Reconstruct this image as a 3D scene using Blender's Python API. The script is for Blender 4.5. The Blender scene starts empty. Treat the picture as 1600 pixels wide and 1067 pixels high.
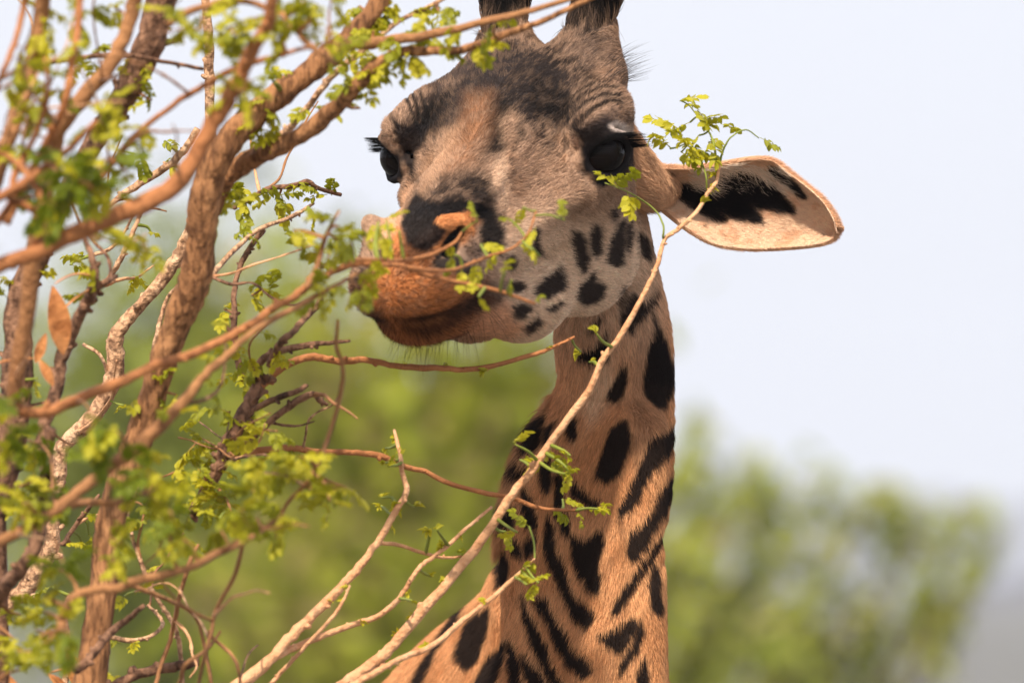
import bpy, bmesh, math, random
import numpy as np
from mathutils import Vector, Matrix

# ------------------------------------------------------------------ camera, sky, sun, exposure
SC = bpy.context.scene
COL = SC.collection
CAM_Z, PITCH, K = 2.6, 0.025, 6.8e-5            # K: tangent of one photo pixel
cam_d = bpy.data.cameras.new('camera'); cam = bpy.data.objects.new('camera', cam_d); COL.objects.link(cam)
cam.location = (0, 0, CAM_Z); cam.rotation_euler = (math.pi/2 + PITCH, 0, 0)
cam_d.sensor_width = 36; cam_d.lens = 36/(1600*K); cam_d.clip_start = 0.5; cam_d.clip_end = 40000
cam_d.dof.use_dof = True; cam_d.dof.focus_distance = 9.98
cam_d.dof.aperture_fstop = cam_d.lens/50.0
SC.camera = cam

SUN_EL, SUN_AZ = math.radians(50), math.radians(198)      # azimuth clockwise from +Y (away from the camera)
W = bpy.data.worlds.new('World'); SC.world = W; W.use_nodes = True
wn, wl = W.node_tree.nodes, W.node_tree.links
for n in list(wn): wn.remove(n)
sky = wn.new('ShaderNodeTexSky'); sky.sky_type = 'NISHITA'; sky.sun_disc = False
sky.sun_elevation = SUN_EL; sky.sun_rotation = SUN_AZ; sky.dust_density = 6.0; sky.air_density = 1.0; sky.ozone_density = 2.0
veil = wn.new('ShaderNodeMix'); veil.data_type = 'RGBA'; veil.inputs[0].default_value = 0.86    # thin bright cloud veil all over
wl.new(sky.outputs[0], veil.inputs[6]); veil.inputs[7].default_value = (6.75, 7.0, 7.75, 1)
bgn = wn.new('ShaderNodeBackground'); bgn.inputs[1].default_value = 0.12
wo = wn.new('ShaderNodeOutputWorld'); wl.new(veil.outputs[2], bgn.inputs[0]); wl.new(bgn.outputs[0], wo.inputs[0])

sun_d = bpy.data.lights.new('sun', 'SUN'); sun = bpy.data.objects.new('sun', sun_d); COL.objects.link(sun)
sun_d.energy = 5.0; sun_d.angle = math.radians(2.0); sun_d.color = (1.0, 0.91, 0.77)
SUN_DIR = Vector((math.sin(SUN_AZ)*math.cos(SUN_EL), math.cos(SUN_AZ)*math.cos(SUN_EL), math.sin(SUN_EL)))
sun.rotation_euler = SUN_DIR.to_track_quat('Z', 'Y').to_euler(); sun.location = (0, 0, 30)

vs = SC.view_settings
vs.view_transform = 'Standard'; vs.look = 'None'; vs.exposure = 0.34; vs.gamma = 1.0; vs.use_curve_mapping = False
SC.render.engine = 'CYCLES'
SC.cycles.use_denoising = True
SC.cycles.max_bounces = 6; SC.cycles.diffuse_bounces = 3; SC.cycles.transparent_max_bounces = 6
SC.cycles.volume_bounces = 1
SC.cycles_curves.shape = 'RIBBONS'

# ------------------------------------------------------------------ helpers
def P(px, py, D):
    """photo pixel -> world point at distance D along the lens axis"""
    x = (px-800.0)*K*D; v = (533.5-py)*K*D
    c, s = math.cos(PITCH), math.sin(PITCH)
    return np.array([x, D*c - v*s, CAM_Z + D*s + v*c])
def proj(p):
    """world points (n,3) -> photo pixels and distance"""
    q = np.asarray(p, float) - np.array([0, 0, CAM_Z]); c, s = math.cos(PITCH), math.sin(PITCH)
    D = q[:, 1]*c + q[:, 2]*s; v = -q[:, 1]*s + q[:, 2]*c
    return 800 + q[:, 0]/(K*D), 533.5 - v/(K*D), D
def lin(r, g, b):
    f = lambda u: u/12.92 if u <= .04045 else ((u+.055)/1.055)**2.4
    return np.array([f(r/255), f(g/255), f(b/255)])
def tag(o, label=None, cat=None, group=None, kind=None):
    if label: o['label'] = label
    if cat: o['category'] = cat
    if group: o['group'] = group
    if kind: o['kind'] = kind
    return o
def empty(name, loc):
    o = bpy.data.objects.new(name, None); COL.objects.link(o); o.location = loc; o.empty_display_size = .1
    return o
def link(name, me, parent=None):
    o = bpy.data.objects.new(name, me); COL.objects.link(o)
    if parent is not None:
        o.parent = parent
        o.matrix_parent_inverse = Matrix.Translation(-WORLD_LOC(parent))
    return o
def WORLD_LOC(o):
    v = Vector((0, 0, 0))
    while o is not None:
        if o.type == 'EMPTY': v = v + o.location
        o = o.parent
    return v
def mesh(name, v, f, mat=None, smooth=True):
    me = bpy.data.meshes.new(name); me.from_pydata([tuple(map(float, a)) for a in v], [], [tuple(map(int, a)) for a in f])
    if mat: me.materials.append(mat)
    if smooth: me.polygons.foreach_set('use_smooth', [True]*len(me.polygons))
    me.update(); return me
def smoothstep(a, b, x):
    t = np.clip((x-a)/(b-a), 0, 1); return t*t*(3-2*t)

# cheap 3D value noise in numpy
_rng = np.random.RandomState(7); _LAT = _rng.rand(32, 32, 32).astype(np.float32)
def vnoise(p, scale):
    q = (np.asarray(p)*scale+64).astype(np.float32); i = q.astype(np.int32); f = q-i; f = f*f*(3-2*f); i0 = i & 31; i1 = (i+1) & 31
    r = 0; L = _LAT.ravel()
    for dx in (0, 1):
        for dy in (0, 1):
            for dz in (0, 1):
                w = (f[:, 0] if dx else 1-f[:, 0])*(f[:, 1] if dy else 1-f[:, 1])*(f[:, 2] if dz else 1-f[:, 2])
                r = r + w*L.take((i1 if dx else i0)[:, 0]*1024+(i1 if dy else i0)[:, 1]*32+(i1 if dz else i0)[:, 2])
    return r
def fbm(p, scale):
    return (vnoise(p, scale)*.5 + vnoise(p+3.1, scale*2.1)*.3 + vnoise(p+7.7, scale*4.3)*.2)

# node material helpers
def mat_new(name):
    m = bpy.data.materials.new(name); m.use_nodes = True
    return m, m.node_tree.nodes, m.node_tree.links, m.node_tree.nodes['Principled BSDF']
def noise_mat(name, cols, scale, rough=.8, bump=.0, bscale=None, detail=6, stretch=None, spec=.3, cracks=None):
    m, N, L, b = mat_new(name)
    tc = N.new('ShaderNodeTexCoord'); src = tc.outputs['Object']
    if stretch:
        mp = N.new('ShaderNodeMapping'); mp.inputs['Scale'].default_value = stretch; L.new(src, mp.inputs[0]); src = mp.outputs[0]
    nz = N.new('ShaderNodeTexNoise'); nz.inputs['Scale'].default_value = scale; nz.inputs['Detail'].default_value = detail
    nz.inputs['Roughness'].default_value = .65; L.new(src, nz.inputs['Vector'])
    cr = N.new('ShaderNodeValToRGB'); L.new(nz.outputs[0], cr.inputs[0])
    e = cr.color_ramp.elements
    for i, c in enumerate(cols):
        p = .3 + .4*i/(len(cols)-1)
        el = e[i] if i < 2 else e.new(p)
        el.position = p; el.color = (*c, 1)
    out = cr.outputs[0]
    if cracks:                                              # dark fissures and pale flakes in the bark
        m2 = N.new('ShaderNodeMapping'); m2.inputs['Scale'].default_value = cracks; L.new(tc.outputs['Object'], m2.inputs[0])
        n3 = N.new('ShaderNodeTexNoise'); n3.inputs['Scale'].default_value = 1.0; n3.inputs['Detail'].default_value = 4; L.new(m2.outputs[0], n3.inputs['Vector'])
        r3 = N.new('ShaderNodeValToRGB'); L.new(n3.outputs[0], r3.inputs[0]); e3 = r3.color_ramp.elements
        e3[0].position = .40; e3[0].color = (.30, .26, .24, 1); e3[1].position = .54; e3[1].color = (1, 1, 1, 1)
        mu = N.new('ShaderNodeMix'); mu.data_type = 'RGBA'; mu.blend_type = 'MULTIPLY'; mu.inputs[0].default_value = .8
        L.new(out, mu.inputs[6]); L.new(r3.outputs[0], mu.inputs[7]); out = mu.outputs[2]
    L.new(out, b.inputs['Base Color'])
    b.inputs['Roughness'].default_value = rough; b.inputs['Specular IOR Level'].default_value = spec
    if bump:
        n2 = N.new('ShaderNodeTexNoise'); n2.inputs['Scale'].default_value = bscale or scale*3; n2.inputs['Detail'].default_value = 8
        L.new(src, n2.inputs['Vector'])
        bp = N.new('ShaderNodeBump'); bp.inputs['Strength'].default_value = bump; bp.inputs['Distance'].default_value = .01
        L.new(n2.outputs[0], bp.inputs['Height']); L.new(bp.outputs[0], b.inputs['Normal'])
    return m
def attr_mat(name, attr, rough=.7, spec=.2, transl=0.0, bump=None):
    m, N, L, b = mat_new(name)
    a = N.new('ShaderNodeAttribute'); a.attribute_name = attr
    L.new(a.outputs['Color'], b.inputs['Base Color'])
    b.inputs['Roughness'].default_value = rough; b.inputs['Specular IOR Level'].default_value = spec
    if transl:
        t = N.new('ShaderNodeBsdfTranslucent'); L.new(a.outputs['Color'], t.inputs[0])
        mx = N.new('ShaderNodeMixShader'); mx.inputs[0].default_value = transl
        L.new(b.outputs[0], mx.inputs[1]); L.new(t.outputs[0], mx.inputs[2]); L.new(mx.outputs[0], N['Material Output'].inputs[0])
    return m

def tube(pts, rad, sides=8, bump=0.0, seed=0, cap=True):
    """tapered tube along a smoothed polyline: returns verts, faces"""
    pts = np.asarray(pts, float); rad = np.asarray(rad, float)
    rg = np.random.RandomState(seed)
    n = len(pts); T = np.gradient(pts, axis=0); T /= np.linalg.norm(T, axis=1)[:, None]+1e-9
    ref = np.array([0.13, 1, .21]); V = []; A = np.linspace(0, 2*math.pi, sides, endpoint=False)
    a = np.cross(T[0], ref); a /= np.linalg.norm(a)+1e-9
    for i in range(n):
        a = a - T[i]*np.dot(a, T[i]); a /= np.linalg.norm(a)+1e-9
        b = np.cross(T[i], a)
        rr = rad[i]*(1 + (bump*(rg.rand(sides)-.5) if bump else 0))
        V.append(pts[i] + np.outer(np.cos(A)*rr, a) + np.outer(np.sin(A)*rr, b))
    V = np.concatenate(V); F = []
    for i in range(n-1):
        for j in range(sides):
            k = (j+1) % sides
            F.append((i*sides+j, i*sides+k, (i+1)*sides+k, (i+1)*sides+j))
    if cap:
        F.append(tuple(range(sides-1, -1, -1))); F.append(tuple((n-1)*sides+j for j in range(sides)))
    return V, F
def spline(pts, per=4):
    """Catmull-Rom through rows of pts (any width)"""
    pts = np.asarray(pts, float)
    if len(pts) < 3: 
        t = np.linspace(0, 1, per*2)[:, None]; return pts[0]*(1-t)+pts[-1]*t
    Q = np.vstack([2*pts[0]-pts[1], pts, 2*pts[-1]-pts[-2]]); out = []
    for i in range(1, len(Q)-2):
        p0, p1, p2, p3 = Q[i-1], Q[i], Q[i+1], Q[i+2]
        for t in np.arange(per)/per:
            out.append(.5*((2*p1)+(p2-p0)*t+(2*p0-5*p1+4*p2-p3)*t*t+(3*p1-p0-3*p2+p3)*t**3))
    out.append(pts[-1]); return np.array(out)

# ------------------------------------------------------------------ the setting: ground and hills
def build_setting():
    m = noise_mat('dry_ground', [lin(88, 87, 86), lin(104, 102, 100), lin(88, 92, 82)], .6, .95, .4, 9)
    n = 60; xs = np.sign(np.linspace(-1, 1, n))*np.abs(np.linspace(-1, 1, n))**3*6000
    v = [(x, y, 0.15*math.sin(x*.07)*math.cos(y*.05)*min(1, (x*x+y*y)/4e3) - .0) for y in xs for x in xs]
    f = [(j*n+i, j*n+i+1, (j+1)*n+i+1, (j+1)*n+i) for j in range(n-1) for i in range(n-1)]
    g = link('ground', mesh('ground', v, f, m)); tag(g, 'dry savanna ground below the frame', kind='structure')
    # far hills: ridge height given over the frame, wooded scrub slopes
    hm = noise_mat('scrub_hill', [lin(66, 68, 74), lin(90, 88, 96), lin(78, 80, 80)], .01, .95)
    def ridge(name, D, tops, label):
        rg = np.random.RandomState(int(D)); V = []; F = []
        xs = np.linspace(-9000, 10600, 420)
        ty = np.interp(xs, [t[0] for t in tops], [t[1] for t in tops]) + 6*np.sin(xs*.021)+4*np.sin(xs*.053+1) + 60*np.sin(xs*.0011)*np.clip((np.abs(xs-800)-1500)/1500, 0, 1)
        rows = [(0.0, -1), (.25, .35), (.5, .62), (.75, .85), (1.0, 1.0), (1.6, .5), (2.2, -.02)]
        for (dd, hh) in rows:
            for x, t in zip(xs, ty):
                p = P(x, t, D); z = p[2]
                V.append((p[0]*(1+.12*dd), D*(1+.12*dd), max(-2, z*hh*(1+.06*rg.randn()*(0 < hh < 1)))))
        m_ = len(xs)
        for j in range(len(rows)-1):
            for i in range(m_-1): F.append((j*m_+i, j*m_+i+1, (j+1)*m_+i+1, (j+1)*m_+i))
        tag(link(name, mesh(name, V, F, hm)), label, kind='structure')
    ridge('hill', 3600, [(-900, 520), (300, 560), (700, 600), (1000, 690), (1300, 740), (1600, 765), (2500, 800)], 'far blue hazy hills along the horizon')
    ridge('near_hill', 900, [(-900, 560), (200, 600), (600, 640), (900, 860), (1300, 960), (1600, 900), (2500, 880)], 'grey brown scrub covered rise behind the trees')

def build_haze():
    m = bpy.data.materials.new('haze_air'); m.use_nodes = True; N, L = m.node_tree.nodes, m.node_tree.links
    for n in list(N): N.remove(n)
    pv = N.new('ShaderNodeVolumePrincipled'); pv.inputs['Color'].default_value = (.88, .92, 1, 1)
    pv.inputs['Density'].default_value = 2.6e-4; pv.inputs['Anisotropy'].default_value = .2
    o = N.new('ShaderNodeOutputMaterial'); L.new(pv.outputs[0], o.inputs['Volume'])
    bm = bmesh.new(); bmesh.ops.create_cube(bm, size=1.0)
    me = bpy.data.meshes.new('haze'); bm.to_mesh(me); bm.free(); me.materials.append(m)
    h = link('haze', me); h.scale = (13000, 13000, 190); h.location = (0, 0, 190/2-4); tag(h, 'pale blue dry season haze in the air', kind='stuff')

# ------------------------------------------------------------------ background trees (far out of focus)
def bg_tree(name, label, base_px, D, limbs, seed, leaf_cols, n_leaf, leaf=.05, spread=.16, reach=1.0):
    """limbs: list of pixel polylines (crown skeleton), each with start radius in m"""
    rg = np.random.RandomState(seed)
    b = P(base_px, 533, D); b[2] = 0
    root = empty(name, b); tag(root, label, 'tree')
    bark = noise_mat('far_bark', [lin(78, 66, 58), lin(112, 94, 80)], 6, .9)
    V, F = [], []; segs = []
    def add(v, f):
        o = sum(len(a) for a in V); V.append(v); F.extend([tuple(i+o for i in q) for q in f])
    hub = P(limbs[0][0][0], limbs[0][0][1], D)
    tr = spline([b+[0, 0, -.2], b*.6+hub*.4+np.array([.06, 0, 0]), hub], 5)
    tv, tf = tube(tr, np.linspace(.13, .08, len(tr)), 10, .2, seed)
    link('trunk', mesh('trunk', tv, tf, bark), root)
    for li, lb in enumerate(limbs):
        dd = rg.uniform(-.7, .7)
        pts = [P(x, y, D + dd*min(1, i*.6)) for i, (x, y) in enumerate(lb)]
        c = spline(pts, 6); r = np.linspace(.06, .01, len(c))
        v, f = tube(c, r, 6, .15, seed+li); link('limb', mesh('limb', v, f, bark), root)
        segs.append(c)
        for k in range(5):                                   # side twigs that follow the limb's sweep
            i = rg.randint(len(c)//4, len(c)-2); d = c[i+1]-c[i]; d /= np.linalg.norm(d)
            d = d + rg.randn(3)*.55*reach + np.array([0, 0, .25]); d /= np.linalg.norm(d)
            t = np.array([c[i] + d*s*rg.uniform(.25, .55)*D/30*reach for s in np.linspace(0, 1, 5)]); segs.append(t)
    w = np.array([len(s)**1.0 for s in segs]); w /= w.sum()
    pos = []
    for s, k in zip(segs, rg.multinomial(n_leaf, w)):
        u = rg.rand(k)**.8*(len(s)-1.001); i = u.astype(int); t = (u-i)[:, None]
        pos.append(s[i]*(1-t)+s[i+1]*t + rg.randn(k, 3)*spread*(.35+.65*(u/len(s))[:, None])*np.array([1, 1.3, .8]))
    pos = np.concatenate(pos); n = len(pos)
    a = rg.randn(n, 3); a /= np.linalg.norm(a, axis=1)[:, None]; c = rg.randn(n, 3); c = np.cross(a, c); c /= np.linalg.norm(c, axis=1)[:, None]
    s = (leaf*rg.uniform(.6, 1.4, n))[:, None]
    Vt = np.stack([pos-a*s, pos+c*s*.45, pos+a*s, pos-c*s*.45], 1).reshape(-1, 3)
    Ft = np.arange(n*4).reshape(-1, 4)
    me = bpy.data.meshes.new('crown'); me.vertices.add(n*4); me.vertices.foreach_set('co', Vt.ravel())
    me.loops.add(n*4); me.loops.foreach_set('vertex_index', Ft.ravel()); me.polygons.add(n)
    me.polygons.foreach_set('loop_start', np.arange(n)*4); me.polygons.foreach_set('loop_total', np.full(n, 4)); me.update()
    at = me.attributes.new('tint', 'FLOAT_COLOR', 'POINT')
    lc = np.array(leaf_cols); ci = lc[rg.randint(0, len(lc), n)]*rg.uniform(.8, 1.2, (n, 1))
    at.data.foreach_set('color', np.repeat(np.hstack([ci, np.ones((n, 1))]), 4, axis=0).ravel())
    me.materials.append(attr_mat('far_leaf', 'tint', .6, .25, .45))
    tag(link('crown', me, root), kind='stuff')

def build_bg_trees():
    g = [lin(168, 176, 66), lin(184, 188, 80), lin(148, 160, 62), lin(180, 172, 100)]
    rg = np.random.RandomState(5)
    # right: feathery sprays sweeping up to the right
    L = []
    for (x, y) in [(1090, 690), (1135, 700), (1190, 745), (1240, 735), (1285, 765), (1345, 790), (1395, 780), (1450, 790), (1500, 830), (1560, 830), (1510, 900), (1400, 880), (1300, 860), (1210, 830), (1130, 800), (1450, 950), (1340, 960), (1060, 740), (1240, 960), (1130, 930), (1010, 760), (1080, 860), (1180, 910), (1390, 1000), (1280, 1030), (1160, 1010)]:
        L.append([(1000, 1230), ((1000+x-170)/2, max(1110, (1230+y+300)/2)), (x-120, y+240), (x-52, y+100), (x+6, y-14)])
    bg_tree('acacia_tree', 'blurred feathery green acacia to the right behind the neck', 1010, 62, L, 11, g, 4600, .08, .05, reach=.4)
    def fan(hx, hy, tips): return [[(hx, hy), (hx+(x-hx)*.5, hy+(y-hy)*.6), (x, y)] for (x, y) in tips]
    bg_tree('acacia_tree', 'blurred dense green tree directly behind the muzzle and throat', 640, 54,
            fan(640, 1250, [(420, 520), (500, 470), (560, 540), (620, 570), (690, 590), (760, 560), (830, 600), (880, 680), (700, 720), (600, 780), (780, 800), (840, 860), (480, 850), (640, 900), (740, 950), (860, 980), (560, 980), (680, 1040), (420, 980), (960, 900), (950, 1000)]), 23, [lin(158, 164, 44), lin(172, 172, 56), lin(130, 138, 42), lin(166, 148, 90)], 9500, .1, .34)
    bg_tree('acacia_tree', 'blurred green tree behind the tangle of branches at left', 290, 74,
            fan(280, 1300, [(60, 500), (150, 460), (230, 400), (320, 370), (400, 380), (470, 420), (180, 560), (300, 540), (60, 640), (400, 600), (-60, 560), (420, 900), (360, 780)]), 37, [lin(140, 148, 60), lin(160, 164, 74), lin(120, 130, 56)], 5200, .13, .55)

# ------------------------------------------------------------------ giraffe: shape as a signed distance field (cm round the point between the eyes)
HO = P(800, 240, 9.88)
HF = np.array([-.355, -.84, -.395]); HF /= np.linalg.norm(HF)
HL = np.array([.92, -.39, 0.]); HL -= HF*np.dot(HL, HF); HL /= np.linalg.norm(HL)
HU = np.cross(HF, HL)
def to_local(p):                                     # world m -> head cm (forward, left, up)
    q = (p-HO)*100; return np.stack([q@HF, q@HL, q@HU], 1)
def from_local(f, l, u): return HO + (HF*f + HL*l + HU*u)*.01
def smin(a, b, k):
    h = np.maximum(k-np.abs(a-b), 0)/k; return np.minimum(a, b)-h*h*k*.25
def smax(a, b, k): return -smin(-a, -b, k)
def cone(p, a, b, ra, rb):
    a = np.asarray(a, np.float32); b = np.asarray(b, np.float32); d = b-a
    t = np.clip(((p-a)@d)/np.dot(d, d), 0, 1)
    return np.linalg.norm(p-a-t[:, None]*d, axis=1)-(ra+(rb-ra)*t)
def chain(p, pts, k=1.0):
    r = None
    for (a, b) in zip(pts[:-1], pts[1:]):
        c = cone(p, a[:3], b[:3], a[3], b[3]); r = c if r is None else np.minimum(r, c)
    return r
def ell(p, c, r):
    q = (p-np.asarray(c, np.float32))/np.asarray(r, np.float32); k0 = np.linalg.norm(q, axis=1)
    k1 = np.linalg.norm(q/np.asarray(r, np.float32), axis=1)
    return k0*(k0-1)/(k1+1e-6)

EYE = (2.3, 11.0, 0.8)
_ea = np.array([.66, .75, .02]); _ea /= np.linalg.norm(_ea); _e1 = np.array([-.75, .66, 0]); _e1 -= _ea*np.dot(_e1, _ea); _e1 /= np.linalg.norm(_e1); _e2 = np.cross(_ea, _e1)
_e2 = _e2 if _e2[2] > 0 else -_e2
def lid_pt(phi, th, r=2.92):                          # point on the lid ring, phi from the back corner over the top
    return np.array(EYE)+r*(_ea*math.cos(th)+math.sin(th)*(_e1*math.cos(phi)+_e2*math.sin(phi)))
UPPER = [tuple(lid_pt(f, t, r)) for f, t, r in ((0, 1.15, 2.9), (.6, 1.04, 3.0), (1.2, .88, 3.05), (1.75, .86, 3.05), (2.4, 1.0, 3.0), (3.14, 1.18, 2.9))]
LOWER = [tuple(lid_pt(-f, t, 2.85)) for f, t in ((0, 1.15), (.7, .95), (1.4, .80), (1.9, .82), (2.5, .98), (3.14, 1.18))]
NECK = [(935, 330, 70, 10.03), (945, 420, 78, 10.06), (957, 520, 88, 10.08), (961, 600, 88, 10.09), (949, 680, 100, 10.10), (925, 760, 121, 10.10),
        (908, 850, 124, 10.10), (908, 950, 121, 10.09), (906, 1067, 133, 10.08), (880, 1200, 185, 10.10), (850, 1380, 260, 10.18)]
RIM = [(30.4, 2.6, 2.0, .35), (28.7, 4.1, 3.3, .7), (26.7, 5.0, 2.8, .7), (26.1, 5.5, 1.4, .5), (27.2, 5.5, .2, .3)]
SLIT = [(32.0, 3.4, -.6, .4), (30.0, 4.6, .9, .8), (27.8, 5.4, 1.9, .6)]
MOUTH = [(37, 0, -5.0, .5), (33.6, 4.2, -5.5, .6), (29.2, 5.7, -6.0, .6), (23.3, 6.0, -6.2, .35)]
def head_sdf(p):
    p = p.astype(np.float32); y = np.abs(p[:, 1]); q = np.stack([p[:, 0], y, p[:, 2]], 1)
    d = ell(q, (-7, 0, -.5), (11.5, 8.9, 8.2))
    d = smin(d, ell(q, (-1, 0, 2.2), (8.5, 7.5, 4.6)), 4)
    d = smin(d, cone(q, (0, 0, .6), (25, 0, -.4), 5.5, 3.8), 4)
    d = smin(d, cone(q, (-1, 5.0, -4.5), (21, 2.4, -3.9), 5.2, 3.9), 4)
    d = smin(d, ell(q, (-3, 5.6, -8.5), (8.5, 4.2, 10)), 4)
    d = smin(d, cone(q, (-4, 4.6, -13), (10, 2.8, -12.2), 4.4, 3.9), 3)
    d = smin(d, cone(q, (10, 2.8, -12.2), (25, 1.4, -7.0), 3.9, 3.0), 3)
    # brow, eye bulge, cheek bone under the eye
    d = smin(d, ell(q, (-.4, 9.2, .6), (5.0, 3.7, 4.6)), 3)
    d = smin(d, cone(q, (-3.6, 10.5, 3.8), (3.6, 10.8, 4.1), 2.0, 1.8), 2.2)
    d = smin(d, cone(q, (5.5, 8.2, -2.0), (15, 5.2, -2.6), 2.0, 1.0), 3)
    d = smin(d, ell(q, (-4.0, 8.0, 2.6), (5.0, 2.8, 2.6)), 3)
    d = smin(d, ell(q, (-7.2, 6.6, 4.0), (5.0, 2.6, 2.8)), 3)
    # horns
    d = smin(d, cone(q, (-12.2, 4.6, 5.2), (-16.5, 5.3, 11), 3.3, 1.95), 4)
    d = smin(d, cone(q, (-16.5, 5.3, 11), (-20.5, 6.6, 19), 1.95, 2.1), 1)
    d = smin(d, ell(q, (-20.9, 6.8, 20), (3.1, 3.1, 3.4)), 2)
    # muzzle
    d = smin(d, ell(q, (27.5, 0, -2.2), (6.0, 5.9, 4.9)), 3)
    d = smin(d, ell(q, (31.3, 0, -2.1), (5.0, 5.9, 4.3)), 2)
    d = smin(d, ell(q, (27.4, 0, -6.7), (5.7, 4.7, 2.9)), 1.6)
    d = smin(d, ell(q, (28.2, 3.4, .8), (2.8, 1.4, 1.9)), 1.8)
    # hollows and ridges of the skull under the skin
    for c_, r_, amp in (((11, 7.4, -.6), (5, 3, 2.6), 1.3), ((15, 6.4, -7.0), (6, 3.5, 2.8), 1.0), ((4.5, 6.6, 5.2), (3.5, 2.2, 2.2), .8), ((-8.5, 10.2, .5), (3.2, 2.5, 3.5), .9), ((20, 4.8, .8), (3.5, 2.2, 1.6), .7),
                        ((7.5, 9.4, -4.6), (3.5, 2.5, 1.6), .55), ((3, 0, 6.6), (3, 2.2, 2), .35)):
        d = d + amp*np.exp(-np.sum(((q-np.array(c_, np.float32))/np.array(r_, np.float32))**2, axis=1))
    for pts, w_, amp in (([(5.0, 5.4, 4.6), (11, 5.2, 3.2), (17, 4.6, 2.4), (23, 4.4, 1.4)], .9, .55), ([(5.8, 10.6, -2.6), (9, 8.8, -2.2), (15, 6.4, -2.8)], 1.0, .5), ([(-1, 12.2, -3.6), (2.5, 12.2, -4.2), (6, 10.6, -3.6)], .7, .45), ([(-6, 8.6, -16), (-7.5, 8.6, -9), (-8.5, 9.4, -3)], 1.3, .5)):
        ld = chain(q, [(*t, 0) for t in pts]); d = d - amp*np.exp(-(ld/w_)**2)
    # nostril slit and its rolled rim, mouth line, eye opening
    d = smin(d, chain(q, RIM), 1.5)
    d = smax(d, -chain(q, SLIT), .6)
    d = smax(d, -chain(q, MOUTH), .9)
    e = np.array(EYE)
    d = smax(d, -(np.linalg.norm(q-e, axis=1)-2.75), .9)
    # lids: rolled rims above and below the ball
    d = smin(d, chain(q, [(*u, r) for u, r in zip(UPPER, (.4, .55, .62, .62, .55, .4))]), .8)
    d = smin(d, chain(q, [(*u, .42) for u in LOWER]), .8)
    return d
_neck = None
def body_pts():
    c = []
    for (x, y, r, D) in NECK:
        w = (P(x, y, D)-HO)*100; c.append((*w, r*K*D*100))
    return c
def full_sdf(pw):
    """pw: world metres; returns cm"""
    global _neck
    if _neck is None: _neck = spline(np.array(body_pts()), 3)
    q = ((pw-HO)*100).astype(np.float32)
    n = None
    for a, b in zip(_neck[:-1], _neck[1:]):
        c = cone(q, a[:3], b[:3], a[3], b[3]); n = c if n is None else np.minimum(n, c)
    w = lambda x, y, D: (P(x, y, D)-HO)*100
    # windpipe ridge, shoulder and withers behind the neck, trunk, legs
    n = smin(n, cone(q, w(985, 690, 10.02), w(965, 1120, 9.98), 3.4, 5.0), 5)
    b = cone(q, w(868, 960, 10.42), w(822, 1210, 10.6), 8.2, 15.8)
    b = smin(b, cone(q, w(822, 1210, 10.6), w(560, 1600, 11.3), 15.8, 28), 12)
    b = smin(b, cone(q, w(640, 1600, 11.3), w(240, 1620, 12.2), 29, 29), 15)
    b = smin(b, cone(q, w(840, 1500, 10.35), w(640, 1640, 11.3), 24, 28), 15)
    d = smin(n, b, 5.0)
    if q[:, 2].min() < -100:
        gz = -HO[2]*100
        for (ax, ay, D, r) in ((860, 1650, 10.3, 11), (680, 1650, 10.6, 11), (420, 1650, 11.9, 12), (260, 1650, 12.2, 12)):
            a = w(ax, ay, D); kn = a.copy(); kn[2] = gz+88; kn[0] += 3; ft = kn.copy(); ft[2] = gz+8; hf = ft.copy(); hf[2] = gz+4; hf[1] -= 3
            d = smin(d, cone(q, a, kn, r, 6), 8); d = smin(d, cone(q, kn, ft, 6, 4.5), 3); d = smin(d, cone(q, ft, hf, 5.5, 7.5), 3)
    near = np.linalg.norm(q-np.array([0, 0, 0]), axis=1) < 62
    if near.any():
        h = np.full(len(q), 1e3, np.float32); h[near] = head_sdf(to_local(pw[near]))
        d = np.where(near, smin(d, h, 3.2), d)
    return d
def sdf(pw):
    return np.concatenate([full_sdf(pw[i:i+150000]) for i in range(0, len(pw), 150000)])

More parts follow.
